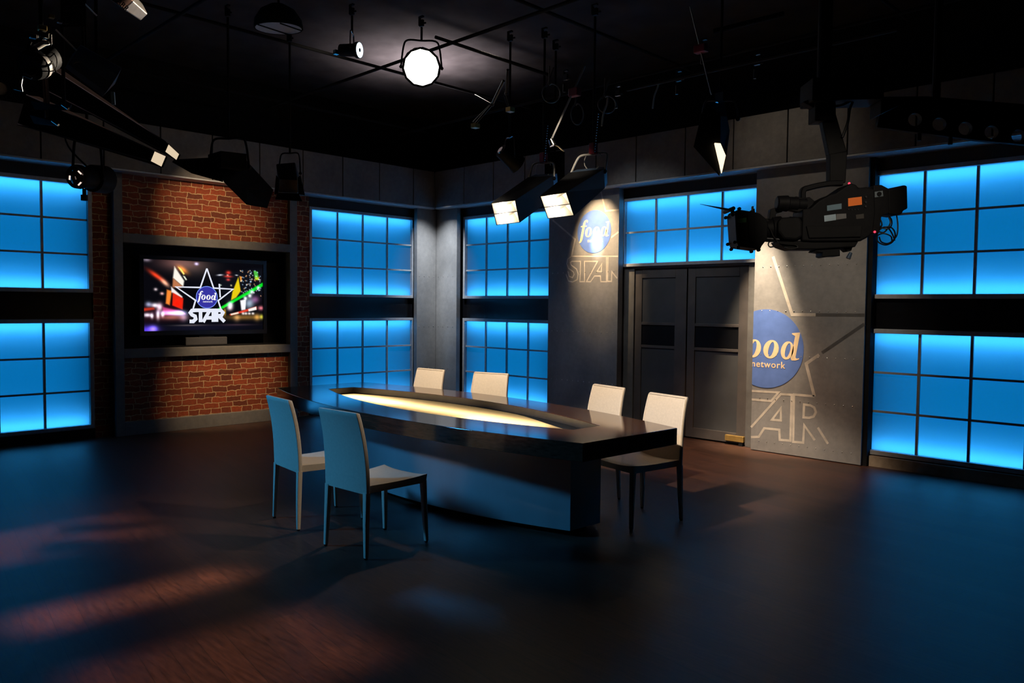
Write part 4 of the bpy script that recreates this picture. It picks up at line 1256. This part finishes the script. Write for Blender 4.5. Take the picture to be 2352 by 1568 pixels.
# ---- fresnel with barn doors and dull tan face
t = root_at('hanging_fresnel_lamp', 'dark lamp with barn doors and dull tan face, hanging beside the black box lamp', 'studio lamp', V(660, 375, 7.6), 'hanging spotlights')
d = 7.6
mb = MB(); mb.hexa([V(640, 410, d), V(684, 412, d), V(684, 444, d), V(640, 442, d), V(634, 376, d + 0.25), V(678, 372, d + 0.25), V(694, 430, d + 0.3), V(640, 430, d + 0.3)]); mb.build('lamp_housing', BLACK, t, world=True, smooth=0, bevel=0.01)
mb = MB(); mb.poly([V(641.5, 412, d - 0.004), V(683, 413.5, d - 0.004), V(683, 442.5, d - 0.004), V(641.5, 440.5, d - 0.004)]); mb.build('lens', mat('tan_fresnel_glass', (0.20, 0.13, 0.085), 0.5, var=0.15), t, world=True, smooth=0)
mb = MB()
for q in ([(637, 442), (686, 444), (694, 462), (632, 458)], [(684, 408), (690, 402), (700, 448), (685, 446)], [(640, 408), (634, 402), (630, 446), (639, 444)]):
    pts = [V(x, y, d - 0.01 - (0.08 if i in (2, 3) else 0)) for i, (x, y) in enumerate(q)]
    mb.hexa(pts + [p + _f * 0.008 for p in pts])
mb.build('barn_door', BLACK, t, world=True, smooth=0)
yoke(t, V(640, 400, d + 0.15), V(690, 398, d + 0.15), V(666, 352, d + 0.15), DARKST, 0.008)
hanger(t, V(666, 352, d + 0.15))

# ---- perforated dark beam at the right
K4 = 4.0 / FPX
o0 = V(2180, 285, 4.0)
t = thing('perforated_beam', 'dark steel beam with a row of round holes, beside the hanging camera arm', 'beam', o0, YAW)
PL = lambda x, y: ((x - 2180) * K4, -(y - 285) * K4)
out = [PL(2016, 268), PL(2080, 236), PL(2352, 262), PL(2460, 275), PL(2460, 345), PL(2352, 331), PL(2250, 323), PL(2012, 295)]
holes = [ell(*PL(x, y), 16 * K4, 15 * K4, n=24) for x, y in ((2098, 277), (2154, 287), (2214, 296), (2274, 304), (2336, 312), (2398, 320))]
filled('web_plate', [out] + holes, BLACK, t, 0.0, 0.03)
mb = MB(); mb.prism([PL(2018, 232), PL(2080, 236), PL(2018, 266)], -0.02, 0.10); mb.prism([PL(2018, 228), PL(2120, 226), PL(2460, 250), PL(2460, 276), PL(2352, 263), PL(2080, 238)], -0.03, 0.12); mb.build('top_flange', BLACK, t, smooth=0)
for x, y in ((2112, 318), (2184, 326)):
    mb = MB(); c = PL(x, y); mb.cyl((c[0], 0.0, c[1] + 0.03), (c[0], 0.0, c[1] - 0.012), 0.011, n=10); mb.build('knob', BLACKP, t)
mb = MB(); c = PL(2160, 228); mb.cyl((c[0], 0.05, c[1]), (c[0], 0.05, 4.3 - o0.z), 0.02, n=10); mb.build('drop_rod', BLACK, t)

# ---- chrome fixture cluster at the upper edge, nearest the camera
D = 4.2
t = root_at('studio_spotlight', 'black spotlight with shiny metal band and pale hanging flap, close under the grid', 'studio lamp', V(95, 90, D), 'hanging spotlights')
p = V(66, 172, D); ax = (V(118, 140, D + 0.15) - p).normalized()
mb = MB(); mb.lathe(V(92, 140, D), ax, [(-0.09, 0.0), (-0.09, 0.07), (-0.06, 0.078), (0.07, 0.078), (0.075, 0.0)], 20); mb.build('lamp_barrel', BLACK, t, world=True)
mb = MB(); mb.lathe(V(90, 143, D - 0.005), ax, [(-0.035, 0.079), (-0.035, 0.081), (-0.012, 0.081), (-0.012, 0.079)], 24); mb.build('metal_band', mat('pale_polished_band', (0.75, 0.70, 0.64), 0.35, metal=0.3), t, world=True)
mb = MB(); mb.lathe(V(94, 108, D - 0.03), ax, [(-0.05, 0.0), (-0.05, 0.022), (0.05, 0.022), (0.05, 0.0)], 14); mb.build('tilt_handle', MATS['pale_polished_band'], t, world=True)
mb = MB(); mb.lathe(V(72, 160, D - 0.06), _f, [(0.0, 0.0), (0.0, 0.030), (0.02, 0.032), (0.03, 0.0)], 20); mb.build('rear_cap', MATTE, t, world=True)
FLAP = mat('pale_metal_flap', (0.42, 0.42, 0.44), 0.45, metal=0.3)
mb = MB()
for q in ([(58, 143), (62, 148), (50, 172), (42, 166)], [(46, 166), (74, 178), (70, 181), (46, 172)], [(45, 168), (52, 176), (49, 196), (52, 210), (30, 205), (36, 186)]):
    pts = [V(x, y, D - 0.05) for x, y in q]
    n = len(pts)
    v = [mb.b.verts.new(a) for a in pts]; w_ = [mb.b.verts.new(a + _f * 0.006) for a in pts]
    mb.b.faces.new(v); mb.b.faces.new(w_[::-1])
    for i in range(n):
        mb.b.faces.new([v[i], w_[i], w_[(i + 1) % n], v[(i + 1) % n]])
mb.build('barn_door', FLAP, t, world=True, smooth=0)
mb = MB(); mb.tube([V(115 + 16 * math.cos(a), 142 + 22 * math.sin(a), D - 0.02) for a in [-1.9 + 4.4 * i / 16 for i in range(17)]], 0.003, 6); mb.tube([V(126, 122, D - 0.02), V(114, 132, D - 0.03)], 0.003, 6); mb.tube([V(119, 140, D - 0.02), V(128, 165, D - 0.02)], 0.004, 6); mb.build('wire_guard', CHROME, t, world=True)
mb = MB(); mb.tube([V(88, 112, D), V(83, 135, D), V(82, 168, D)], 0.006, 8); mb.tube([V(70, 95, D), V(60, 118, D)], 0.008, 8); mb.build('yoke', CHROME, t, world=True)
chain(t, V(116, 80, D), V(117, 100, D), 6, 0.0)
for x, y, s, m_ in ((97, 65, 0.02, BRASS), (76, 84, 0.016, CHROME), (100, 82, 0.022, CHROME), (118, 38, 0.014, BRASS), (137, 50, 0.012, CHROME)):
    q = V(x, y, D); mb = MB(); mb.box(q.x - s, q.x + s, q.y - s, q.y + s, q.z - s * 0.7, q.z + s * 0.7); mb.build('clamp_bolt', m_, t, world=True, smooth=0, bevel=0.004)
hanger(t, V(95, 100, D), GZ)

t = root_at('fluorescent_bank', 'lamp bank with small louvres glinting pale blue above the shiny spotlight', 'studio lamp', V(160, 35, 4.4), 'long box lamps')
d = 4.4
mb = MB(); mb.hexa([V(140, 0, d), V(196, -8, d), V(196, 60, d), (V(138, 62, d)), V(140, 0, d + 0.2), V(196, -8, d + 0.2), V(196, 60, d + 0.2), V(138, 62, d + 0.2)]); mb.build('housing', BLACK, t, world=True, smooth=0)
LOUV = mat('blue_reflecting_louvre', (0.55, 0.62, 0.75), 0.25, metal=0.9)
for x, y, w_, h in ((153, 13, 16, 2.6), (152, 24, 15, 2.6), (157, 18, 9, 2), (175, 11, 10, 2.6), (172, 22, 8, 2.6), (187, 10, 5, 3), (154, 44, 13, 2), (154, 49, 14, 2), (150, 54, 17, 2)):
    pts = [V(x - w_ / 2, y + 1, d - 0.012), V(x + w_ / 2, y - 1, d - 0.012), V(x + w_ / 2, y - 1 + h, d - 0.004), V(x - w_ / 2, y + 1 + h, d - 0.004)]
    mb = MB(); mb.hexa(pts + [p_ + _f * 0.004 for p_ in pts]); mb.build('louvre', LOUV, t, world=True, smooth=0)
hanger(t, V(170, -5, d + 0.1), GZ)
for a, b, lab in (((128, 68), (176, 116), 'thin pale rod slanting below the louvred lamp bank'), ((190, 4), (222, 36), 'thin pale rod slanting beside the louvred lamp bank')):
    o = pipe('support_rod', lab, [V(*a, 4.5), V(*b, 4.6)], 0.005, ROD, 'rod')

t = root_at('dark_lamp_head', 'large dark lamp head with tan open cone, between the shiny spotlight and the floodlight', 'studio lamp', V(215, 160, 4.9), 'hanging spotlights')
d = 4.9
mb = MB(); mb.lathe(V(222, 165, d + 0.1), (_f * 0.5 + _u * -0.4 + _r * 0.6).normalized(), [(-0.16, 0.0), (-0.15, 0.09), (-0.05, 0.10), (0.10, 0.115), (0.12, 0.0)], 10); mb.build('lamp_housing', BLUEM, t, world=True, smooth=20)
mb = MB(); mb.lathe(V(176, 124, d), (_r * 0.3 - _u).normalized(), [(0.0, 0.02), (0.03, 0.03), (0.075, 0.045)], 16); mb.build('tan_cone', mat('tan_painted_cone', (0.42, 0.30, 0.19), 0.5), t, world=True)
mb = MB(); pts = [V(254, 210, d - 0.02), V(262, 211, d - 0.02), V(264, 240, d - 0.02), V(256, 240, d - 0.02)]; mb.hexa(pts + [p_ + _f * 0.01 for p_ in pts]); mb.build('hanging_tag', mat('blue_white_tag', (0.45, 0.62, 0.75), 0.5), t, world=True, smooth=0)
hanger(t, V(222, 130, d + 0.1), GZ)

t = root_at('hanging_silver_lamp', 'pale silver lamp casing with black letters cut by the picture top', 'studio lamp', V(278, 0, 4.3), 'hanging spotlights')
d = 4.3
mb = MB()
pts = [V(246, -6, d), V(285, 22, d), V(306, 2, d + 0.02), V(290, -30, d + 0.05), V(262, -34, d + 0.05)]
v = [mb.b.verts.new(a) for a in pts]; w_ = [mb.b.verts.new(lerp(a, V(280, -20, d), 0.2) + _f * 0.2) for a in pts]
mb.b.faces.new(v); mb.b.faces.new(w_[::-1])
for i in range(5):
    mb.b.faces.new([v[i], w_[i], w_[(i + 1) % 5], v[(i + 1) % 5]])
mb.build('lamp_casing', mat('silver_lamp_paint', (0.62, 0.56, 0.50), 0.4, metal=0.2), t, world=True, smooth=0, bevel=0.006)
cu = bpy.data.curves.new('casing_lettering', 'FONT'); cu.body = 'ARR'; cu.size = 17 * d / FPX; cu.extrude = 0.0005; cu.offset = 0.0006
tmp = bpy.data.objects.new('casing_lettering', cu); COL.objects.link(tmp)
me = bpy.data.meshes.new_from_object(tmp.evaluated_get(bpy.context.evaluated_depsgraph_get())); bpy.data.objects.remove(tmp)
me.name = 'casing_lettering'
dr = (V(293, 17, d) - V(272, -4, d)).normalized()
up = (_u - dr * _u.dot(dr)).normalized()
nn = dr.cross(up)
MT = Matrix.Identity(4)
o1 = V(267, 4, d - 0.006)
for i in range(3):
    MT[i][0], MT[i][1], MT[i][2], MT[i][3] = dr[i], up[i], nn[i], o1[i]
me.transform(wm(t).inverted() @ MT)
me.materials.clear(); me.materials.append(BLACKP)
o = bpy.data.objects.new('casing_lettering', me); COL.objects.link(o); o.parent = t
hanger(t, V(285, -40, d + 0.1), GZ)
t = root_at('hanging_reflector_lamp', 'dark lamp with small tan rim, cut by the picture edge below shiny spotlight', 'studio lamp', V(2, 195, 4.3), 'hanging spotlights')
mb = MB(); mb.lathe(V(-8, 205, 4.3), (_r * 0.7 - _u * 0.3 - _f * 0.6).normalized(), [(-0.2, 0.0), (-0.2, 0.05), (0.0, 0.055), (0.02, 0.05)], 18); mb.build('lamp_housing', BLACK, t, world=True)
mb = MB(); mb.lathe(V(0, 203, 4.26), (_r * 0.7 - _u * 0.3 - _f * 0.6).normalized(), [(0.0, 0.0), (0.0, 0.032), (0.01, 0.034)], 18); mb.build('tan_rim', MATS['tan_painted_cone'], t, world=True)
hanger(t, V(-10, 180, 4.4), GZ)
for (x0, y0, x1, y1), lab in (((155, 248, 110, 240), 'small dark shutter with warm glint, in front of the fascia, upper'), ((132, 285, 108, 272), 'small dark shutter with warm glint, in front of the fascia, lower')):
    t = thing('lamp_shutter', lab, 'shutter', V(x0, y0, 4.8))
    pts = [V(x1 - 40, y1 - 8, 4.9), V(x0, y0 - 4, 4.8), V(x0 + 4, y0 + 4, 4.8), V(x1 - 30, y1 + 12, 4.9)]
    mb = MB(); mb.hexa(pts + [p_ + _f * 0.012 for p_ in pts]); mb.build('shutter_blade', BLACK, t, world=True, smooth=0)
    mb = MB(); mb.cyl(V(x0 - 12, y0 - 8, 4.78), V(x0 + 2, y0 + 2, 4.78), 0.009, n=10); mb.build('shutter_handle', CHROME, t, world=True)
    mb = MB(); mb.cyl(V(x1, y1, 4.9), V(x1 - 10, y1 - 130, 4.95), 0.012, n=8); mb.build('shutter_rod', BLACK, t, world=True)

# ================================================================== HANGING BROADCAST CAMERA
ZS = 4.0 / FPX / 4.2
t = thing('broadcast_camera', 'black broadcast camera with long lens hanging from a ceiling arm', 'camera', V(1869.5, 499, 4.0), YAW)
CP = lambda pts: [((x - 1300) * ZS, -(y - 500) * ZS) for x, y in pts]
cp = lambda x, y: CP([(x, y)])[0]


def part(name, pts, y0, y1, m, parent=None, bevel=0.004, smooth=0):
    mb = MB(); mb.prism(CP(pts), y0, y1)
    return mb.build(name, m, parent or t, smooth=smooth, bevel=bevel)


body = part('camera_body', [(1140, 440), (1215, 430), (1290, 360), (1400, 300), (1450, 285), (1590, 190), (1640, 205), (1665, 235), (1740, 225), (1815, 245), (1830, 470), (1815, 640), (1780, 690), (1700, 735), (1560, 740), (1250, 745), (1140, 740)], -0.075, 0.075, BLACKP, bevel=0.008)
part('orange_sticker', [(1562, 335), (1690, 318), (1696, 393), (1566, 411)], -0.0775, -0.0755, mat('orange_sticker', (0.95, 0.20, 0.02), 0.6, var=0.05), body, 0.0)
part('blue_grey_sticker', [(1365, 405), (1502, 383), (1504, 435), (1368, 456)], -0.0775, -0.0755, mat('blue_grey_sticker', (0.10, 0.17, 0.22), 0.6), body, 0.0)
part('white_sticker', [(1340, 500), (1450, 484), (1454, 540), (1345, 557)], -0.0775, -0.0755, mat('white_sticker', (0.32, 0.42, 0.50), 0.6), body, 0.0)
part('grey_sticker', [(1454, 484), (1548, 478), (1552, 522), (1456, 538)], -0.0775, -0.0755, mat('grey_sticker', (0.12, 0.12, 0.125), 0.6), body, 0.0)
part('dark_label', [(1640, 490), (1715, 478), (1718, 522), (1645, 530)], -0.0775, -0.0755, mat('dark_label', (0.03, 0.025, 0.022), 0.6), body, 0.0)
mb = MB()
for y in (320, 370, 410):
    a = cp(1728, y); mb.cyl((a[0], -0.074, a[1]), (a[0], -0.082, a[1]), 0.005, n=10)
for x in (1570, 1600, 1630, 1660):
    a = cp(x, 440); mb.cyl((a[0], -0.074, a[1]), (a[0], -0.079, a[1]), 0.0028, n=8)
mb.build('control_knob', DARKST, body)
part('side_recess', [(1170, 600), (1700, 590), (1690, 700), (1200, 715)], -0.085, -0.07, BLACK, body, 0.004)
TALLY = emitter('red_tally_light', (1.0, 0.03, 0.06), 3.0)
for x, y, yy in ((1615, 178, -0.02), (1830, 647, -0.07)):
    a = cp(x, y); mb = MB(); mb.ball((a[0], yy, a[1]), 0.0058, 10); mb.build('tally_light', TALLY, body)
# handle
hp = [(1185, 330), (1182, 270), (1195, 235), (1230, 222), (1330, 196), (1450, 176), (1560, 172)]
mb = MB()
pts = [(cp(x, y)[0], 0.0, cp(x, y)[1]) for x, y in hp]
rings = []
pts = smooth_path(pts, 4)
for i, p in enumerate(pts):
    a = (pts[min(i + 1, len(pts) - 1)] - pts[max(i - 1, 0)]).normalized(); nrm = Vector((-a.z, 0, a.x))
    rings.append([p + nrm * 0.014 * s + Vector((0, w_, 0)) for s, w_ in ((1, -0.012), (1, 0.012), (0.6, 0.018), (-0.6, 0.018), (-1, 0.012), (-1, -0.012), (-0.6, -0.018), (0.6, -0.018))])
mb.loft(rings); mb.build('carry_handle', BLACKP, t)
part('handle_base', [(1175, 320), (1240, 310), (1290, 350), (1250, 440), (1160, 440)], -0.022, 0.022, BLACKP)
# viewfinder
mb = MB()
a, b = cp(915, 375), cp(1190, 385)
mb.lathe((a[0], -0.03, a[1]), (b[0] - a[0], 0, b[1] - a[1]), [(0, 0.0), (0.0, 0.03), (0.006, 0.037), (0.055, 0.041), (0.06, 0.035), (0.105, 0.035), (0.11, 0.030), (0.15, 0.030), (0.15, 0.0)], 20)
vf = mb.build('viewfinder', BLACKP, t)
part('viewfinder_arm', [(1090, 310), (1180, 330), (1200, 440), (1120, 462), (1010, 440)], -0.045, -0.005, BLACKP)
part('viewfinder_bracket', [(868, 430), (905, 415), (990, 430), (985, 455), (925, 470), (910, 560), (960, 575), (955, 610), (850, 600)], -0.02, 0.02, BLACK)
# lens
mb = MB()
a, b = cp(760, 625), cp(1200, 600)
mb.lathe((a[0], 0, a[1]), (b[0] - a[0], 0, b[1] - a[1]), [(0.0, 0.0), (0.0, 0.048), (0.03, 0.055), (0.065, 0.055), (0.07, 0.062), (0.115, 0.064), (0.12, 0.056), (0.16, 0.056), (0.165, 0.06), (0.20, 0.055), (0.235, 0.05), (0.235, 0.0)], 26)
ln = mb.build('lens_barrel', BLACKP, t)
mb = MB()
q = cp(1068, 612); mb.lathe((q[0] - 0.008, 0, q[1]), (1, 0, 0.05), [(0, 0.0565), (0.0, 0.058), (0.02, 0.058), (0.02, 0.0565)], 26); mb.build('lens_ring', mat('blue_grey_ring', (0.08, 0.11, 0.13), 0.45), ln)
part('lens_grip', [(930, 525), (1110, 515), (1135, 560), (1140, 700), (1080, 735), (960, 730), (905, 660), (900, 570)], -0.085, -0.05, BLACK, bevel=0.012)
mb_ = part('matte_box', [(497, 485), (515, 455), (545, 450), (680, 470), (735, 485), (790, 530), (815, 580), (810, 720), (760, 790), (745, 822), (540, 795), (522, 760)], -0.075, 0.075, BLACKP, bevel=0.004)
part('green_sticker', [(515, 540), (604, 526), (604, 568), (517, 580)], -0.0775, -0.0755, mat('green_sticker', (0.02, 0.14, 0.03), 0.6), mb_, 0.0)
part('filter_tray', [(610, 500), (685, 505), (690, 760), (640, 770)], -0.082, -0.07, BLACK, mb_, 0.003)
mb = MB()
for x, y in ((480, 498), (506, 757), (540, 806), (738, 826), (545, 440)):
    q = cp(x, y)
    for yy in (-0.06, 0.06):
        mb.cyl((q[0], yy - 0.008, q[1]), (q[0], yy + 0.008, q[1]), 0.0085, n=10)
mb.build('flag_knob', BLACKP, mb_)
mb = MB()
q0, q1 = cp(230, 388), cp(480, 436)
TL_ = 0.012
mb.hexa([(q0[0], -0.07, q0[1] + 0.001 - TL_), (q1[0], -0.075, q1[1] + 0.006 - TL_), (q1[0], -0.075, q1[1] - 0.005 - TL_), (q0[0], -0.07, q0[1] - 0.001 - TL_), (q0[0], 0.07, q0[1] + 0.001 + TL_), (q1[0], 0.075, q1[1] + 0.006 + TL_), (q1[0], 0.075, q1[1] - 0.005 + TL_), (q0[0], 0.07, q0[1] - 0.001 + TL_)])
mb.build('top_flag', BLACK, mb_, smooth=0)
mb = MB(); q = cp(480, 440); mb.cyl((q[0], -0.08, q[1]), (q[0], 0.08, q[1]), 0.010, n=12); mb.build('flag_hinge', BLACKP, mb_)
mb = MB()
for x, w_, yt in ((690, 8, 440), (705, 9, 400), (716, 8, 425)):
    a, b = cp(x, 490), cp(x, yt); mb.box(a[0] - w_ * ZS * 0.5, a[0] + w_ * ZS * 0.5, -0.012, 0.012, a[1], b[1])
a = cp(690, 452); mb.box(a[0] - 0.003, a[0] + 0.018, -0.01, 0.01, a[1] - 0.004, a[1] + 0.004)
mb.build('flag_latch', BLACKP, mb_, smooth=0)
part('rod_bracket', [(790, 530), (830, 520), (860, 560), (860, 640), (820, 680), (790, 690)], -0.04, 0.04, BLACK)
mb = MB()
for yy in (-0.045, 0.045):
    a, b = cp(800, 715), cp(1640, 760); mb.cyl((a[0], yy, a[1]), (b[0], yy, b[1]), 0.0075, n=10)
mb.build('support_rod', DARKST, t)
part('base_plate', [(920, 740), (1690, 735), (1660, 790), (1500, 800), (1300, 815), (1060, 820), (960, 790)], -0.06, 0.06, BLACK, bevel=0.006)
part('quick_release', [(1280, 835), (1320, 790), (1525, 790), (1530, 875), (1420, 878), (1390, 890), (1355, 880), (1360, 845)], -0.045, 0.045, BLACK, bevel=0.004)
part('pan_bracket', [(1530, 760), (1668, 745), (1650, 820), (1610, 832)], -0.03, 0.03, BLACK)
mb = MB(); a, b = cp(1650, 838), cp(1625, 895); mb.cyl((a[0], -0.02, a[1]), (b[0], -0.02, b[1]), 0.008, 0.012, 10); mb.build('tilt_lever', BLUEM, t)
mb = MB(); pts = [(cp(x, y)[0], -0.05, cp(x, y)[1]) for x, y in ((900, 740), (850, 745), (835, 770), (850, 795), (885, 792))]; mb.tube(smooth_path(pts, 5), 0.0035, 6)
pts = [(cp(x, y)[0], -0.07, cp(x, y)[1]) for x, y in ((930, 760), (1000, 770), (1080, 775), (1100, 800), (1040, 812), (980, 800))]; mb.tube(smooth_path(pts, 5), 0.004, 6)
pts = [(cp(x, y)[0], -0.06, cp(x, y)[1]) for x, y in ((815, 595), (850, 640), (880, 700), (960, 790))]; mb.tube(smooth_path(pts, 5), 0.003, 6)
mb.build('lens_cable', WIRE, t)
# rear: adapter, battery, cables
ad = part('rear_adapter', [(1815, 205), (1890, 200), (1960, 235), (1975, 460), (1900, 500), (1880, 660), (1810, 665)], -0.06, 0.06, BLACKP)
part('switch_plate', [(1825, 268), (1900, 256), (1908, 308), (1828, 320)], -0.0625, -0.0605, mat('steel_switch_plate', (0.16, 0.20, 0.23), 0.45, metal=0.3), ad, 0.0)
mb = MB(); a = cp(1866, 288); mb.cyl((a[0], -0.062, a[1]), (a[0], -0.068, a[1]), 0.011, n=16); mb.build('switch_dial', BLACKP, ad)
part('battery', [(1960, 232), (2115, 198), (2140, 208), (2152, 420), (2110, 440), (2100, 470), (2050, 485), (1970, 475)], -0.055, 0.055, BLACKP, bevel=0.006)
mb = MB()
for x in (2108, 2120):
    a, b = cp(x, 430), cp(x, 462); mb.cyl((a[0], -0.02, a[1]), (b[0], -0.02, b[1]), 0.0028, n=6)
mb.build('battery_pins', BLACKP, t)
coils = [[(1900, 500), (1905, 560), (1935, 600), (1985, 610), (2030, 570), (2030, 520), (1990, 490)],
         [(1900, 510), (1920, 600), (1990, 590), (2050, 630), (2070, 690), (2030, 740), (1960, 765), (1905, 735), (1895, 680), (1940, 655), (2010, 680), (2040, 720)],
         [(2080, 480), (2078, 580), (2065, 680), (2010, 745), (1940, 735), (1900, 690)],
         [(1890, 640), (1930, 600), (1990, 600), (2040, 650), (2055, 720)], [(1905, 520), (1925, 575), (1905, 625), (1960, 640), (2000, 560), (1995, 500)]]
for k, cpts in enumerate(coils):
    mb = MB(); pts = [(cp(x, y)[0], -0.03 + 0.012 * math.sin(i * 1.7 + k), cp(x, y)[1]) for i, (x, y) in enumerate(cpts)]
    mb.tube(smooth_path(pts, 6), 0.0036, 6); mb.build('coiled_cable', WIRE, t)

arm = thing('camera_arm', 'black jointed ceiling arm holding the broadcast camera', 'arm', V(1895, 265, 4.02), YAW)
o1 = V(1895, 265, 4.02)
AP = lambda pts: [((x - 1895) * K4, -(y - 265) * K4) for x, y in pts]


def apart(name, pts, y0, y1, m):
    mb = MB(); mb.prism(AP(pts), y0, y1); return mb.build(name, m, arm, smooth=0, bevel=0.006)


apart('lower_link', [(1906, 421), (1904, 355), (1944, 349), (1942, 421)], -0.03, 0.03, BLACK)
apart('upper_link', [(1884, 278), (1911, 248), (1944, 350), (1903, 358)], -0.025, 0.025, BLACK)
apart('arm_bracket', [(1864, 240), (1911, 240), (1912, 281), (1864, 283)], -0.05, 0.05, BLACK)
apart('swivel_head', [(1838, 238), (1868, 224), (1872, 252), (1862, 250)], -0.03, 0.03, BLACK)
apart('carriage', [(1850, 190), (2010, 186), (2012, 236), (1850, 242)], -0.09, 0.09, BLACK)
mb = MB(); c = AP([(1890, 200)])[0]; mb.cyl((c[0], 0, c[1]), (c[0], 0, 4.24 - o1.z), 0.035, n=14); mb.build('drop_column', BLACK, arm)
mb = MB(); pts = [(AP([p_])[0][0], -0.035, AP([p_])[0][1]) for p_ in ((1930, 318), (1941, 285), (1945, 255), (1950, 236), (1925, 246), (1905, 248))]; mb.tube(smooth_path(pts, 6), 0.007, 8); mb.build('arm_cable', WIRE, arm)

# ================================================================== LIGHTING
W1 = (1.0, 0.85, 0.66)
W2 = (1.0, 0.72, 0.44)
CW = (0.84, 0.92, 1.0)


def spot(name, loc, aim, energy, color, deg, blend=0.4, r=0.06):
    return light(name, 'SPOT', loc, energy, color, aim, spot_size=math.radians(deg), spot_blend=blend, shadow_soft_size=r)


spot('key_spot', (-5.5, 1.9, 4.0), (-6.1, 5.38, 0.78), 1300, W1, 26, 0.5, 0.10)
spot('key_spot', (-3.7, 0.5, 4.2), (-3.95, 5.25, 0.75), 1900, W1, 24, 0.5, 0.10)
spot('round_logo_spot', (-6.68, 7.55, 3.4), (-6.60, 8.26, 2.47), 800, (1.0, 0.84, 0.60), 13, 1.0, 0.03)
spot('round_logo_spot', (-6.58, 7.50, 3.6), (-6.56, 8.26, 2.53), 680, (1.0, 0.72, 0.42), 42, 1.0, 0.03)
spot('large_logo_spot', (-4.22, 7.70, 3.35), (-4.24, 8.26, 1.5), 1250, (1.0, 0.80, 0.56), 33, 1.0, 0.04)
spot('panel_wash', (-3.3, 6.0, 4.2), (-3.45, 8.26, 1.55), 240, W1, 34, 1.0, 0.05)
spot('panel_wash', (-5.9, 6.0, 4.2), (-5.8, 8.4, 1.7), 110, CW, 56, 1.0, 0.05)  # added cool fill for the doors and round logo panel
spot('fascia_wash', (-6.8, 4.6, 4.3), (-9.8, 4.2, 3.4), 12, W1, 80, 1.0, 0.05)  # added weak fill to lift the fascia over the brick wall
spot('fascia_wash', (-4.2, 6.2, 4.3), (-3.9, 8.1, 3.35), 32, W1, 50, 1.0, 0.05)
spot('column_spot', (-9.25, 7.55, 3.75), (-9.85, 8.2, 1.7), 540, CW, 52, 1.0, 0.03)
spot('column_spot', (-9.50, 7.5, 3.3), (-9.66, 8.27, 1.7), 200, CW, 24, 1.0, 0.03)
spot('brick_spot', (-8.0, 4.2, 3.30), (-10.05, 4.55, 2.72), 170, W2, 46, 1.0, 0.04)
spot('brick_spot', (-7.4, 4.9, 3.9), (-10.05, 4.75, 0.70), 800, W2, 27, 1.0, 0.05)
spot('floor_spot', (-3.9, 6.2, 4.3), (-4.3, 7.7, 0.0), 480, (1.0, 0.55, 0.30), 44, 1.0, 0.1)
spot('seat_spot', (-5.6, 5.4, 4.3), (-4.6, 3.3, 0.45), 150, W1, 30, 0.8, 0.12)
spot('rim_spot', (-1.2, 4.6, 4.2), (-4.7, 2.85, 0.92), 330, W1, 17, 0.7, 0.08)
spot('gear_fill_spot', V(1310, 190, 6.1), V(1300, 385, 6.95), 45, W1, 34, 0.8, 0.03)  # added to brighten the yokes of the box lamps
spot('gear_fill_spot', V(968, 155, 7.3), V(95, 135, 4.2), 1700, W1, 5.5, 0.5, 0.03)  # added narrow beam to make the shiny spotlight glint
spot('gear_fill_spot', (0.8, 1.2, 3.6), V(1890, 480, 4.0), 260, W1, 13, 0.8, 0.05)  # unseen spot added to show the stickers on the hanging camera
for x, w_, e in ((-5.95, 0.75, 2.6), (-4.45, 0.28, 2.2), (-3.30, 0.8, 2.6)):
    light('floor_strip', 'AREA', (x, 1.58, 4.3), e * 0.75, (1.0, 0.56, 0.40), rot=(0, 0, 0), shape='RECTANGLE', size=w_, size_y=1.15, spread=math.radians(6))
spot('blue_wash', (-8.5, -1.5, 4.1), (-4.7, 3.3, 0.55), 1100, (0.05, 0.42, 1.0), 24, 0.8, 0.3)  # unseen blue spot added to light the chair backs
_p = V(968, 285, 10.0)
spot('table_edge_spot', (-5.5, -1.2, 3.6), (-4.72, 3.7, 0.62), 120, (1.0, 0.68, 0.42), 7, 0.9, 0.04)
spot('added_ceiling_glow', _p, _p + Vector((0.0, 0.0, 1)), 260, (1.0, 0.88, 0.88), 140, 1.0, 0.05)  # added uplight, stands in for the lens glow around the floodlight
spot('gear_fill_spot', V(968, 155, 7.3), V(280, 5, 4.3), 500, W1, 4.0, 0.5, 0.03)  # added narrow beam to brighten the silver lamp casing
w = bpy.data.worlds.new('studio_dark'); SC.world = w; w.use_nodes = True
w.node_tree.nodes['Background'].inputs['Color'].default_value = (0.34, 0.36, 0.42, 1)
w.node_tree.nodes['Background'].inputs['Strength'].default_value = 0.018

SC.view_settings.view_transform = 'Standard'
SC.view_settings.look = 'None'
SC.view_settings.exposure = 0.0
SC.view_settings.gamma = 1.0
SC.view_settings.use_curve_mapping = False
cy = SC.cycles
cy.use_denoising = True
cy.caustics_reflective = False
cy.caustics_refractive = False
cy.max_bounces = 6
cy.diffuse_bounces = 3
cy.glossy_bounces = 3
cy.transmission_bounces = 4
cy.sample_clamp_indirect = 4.0
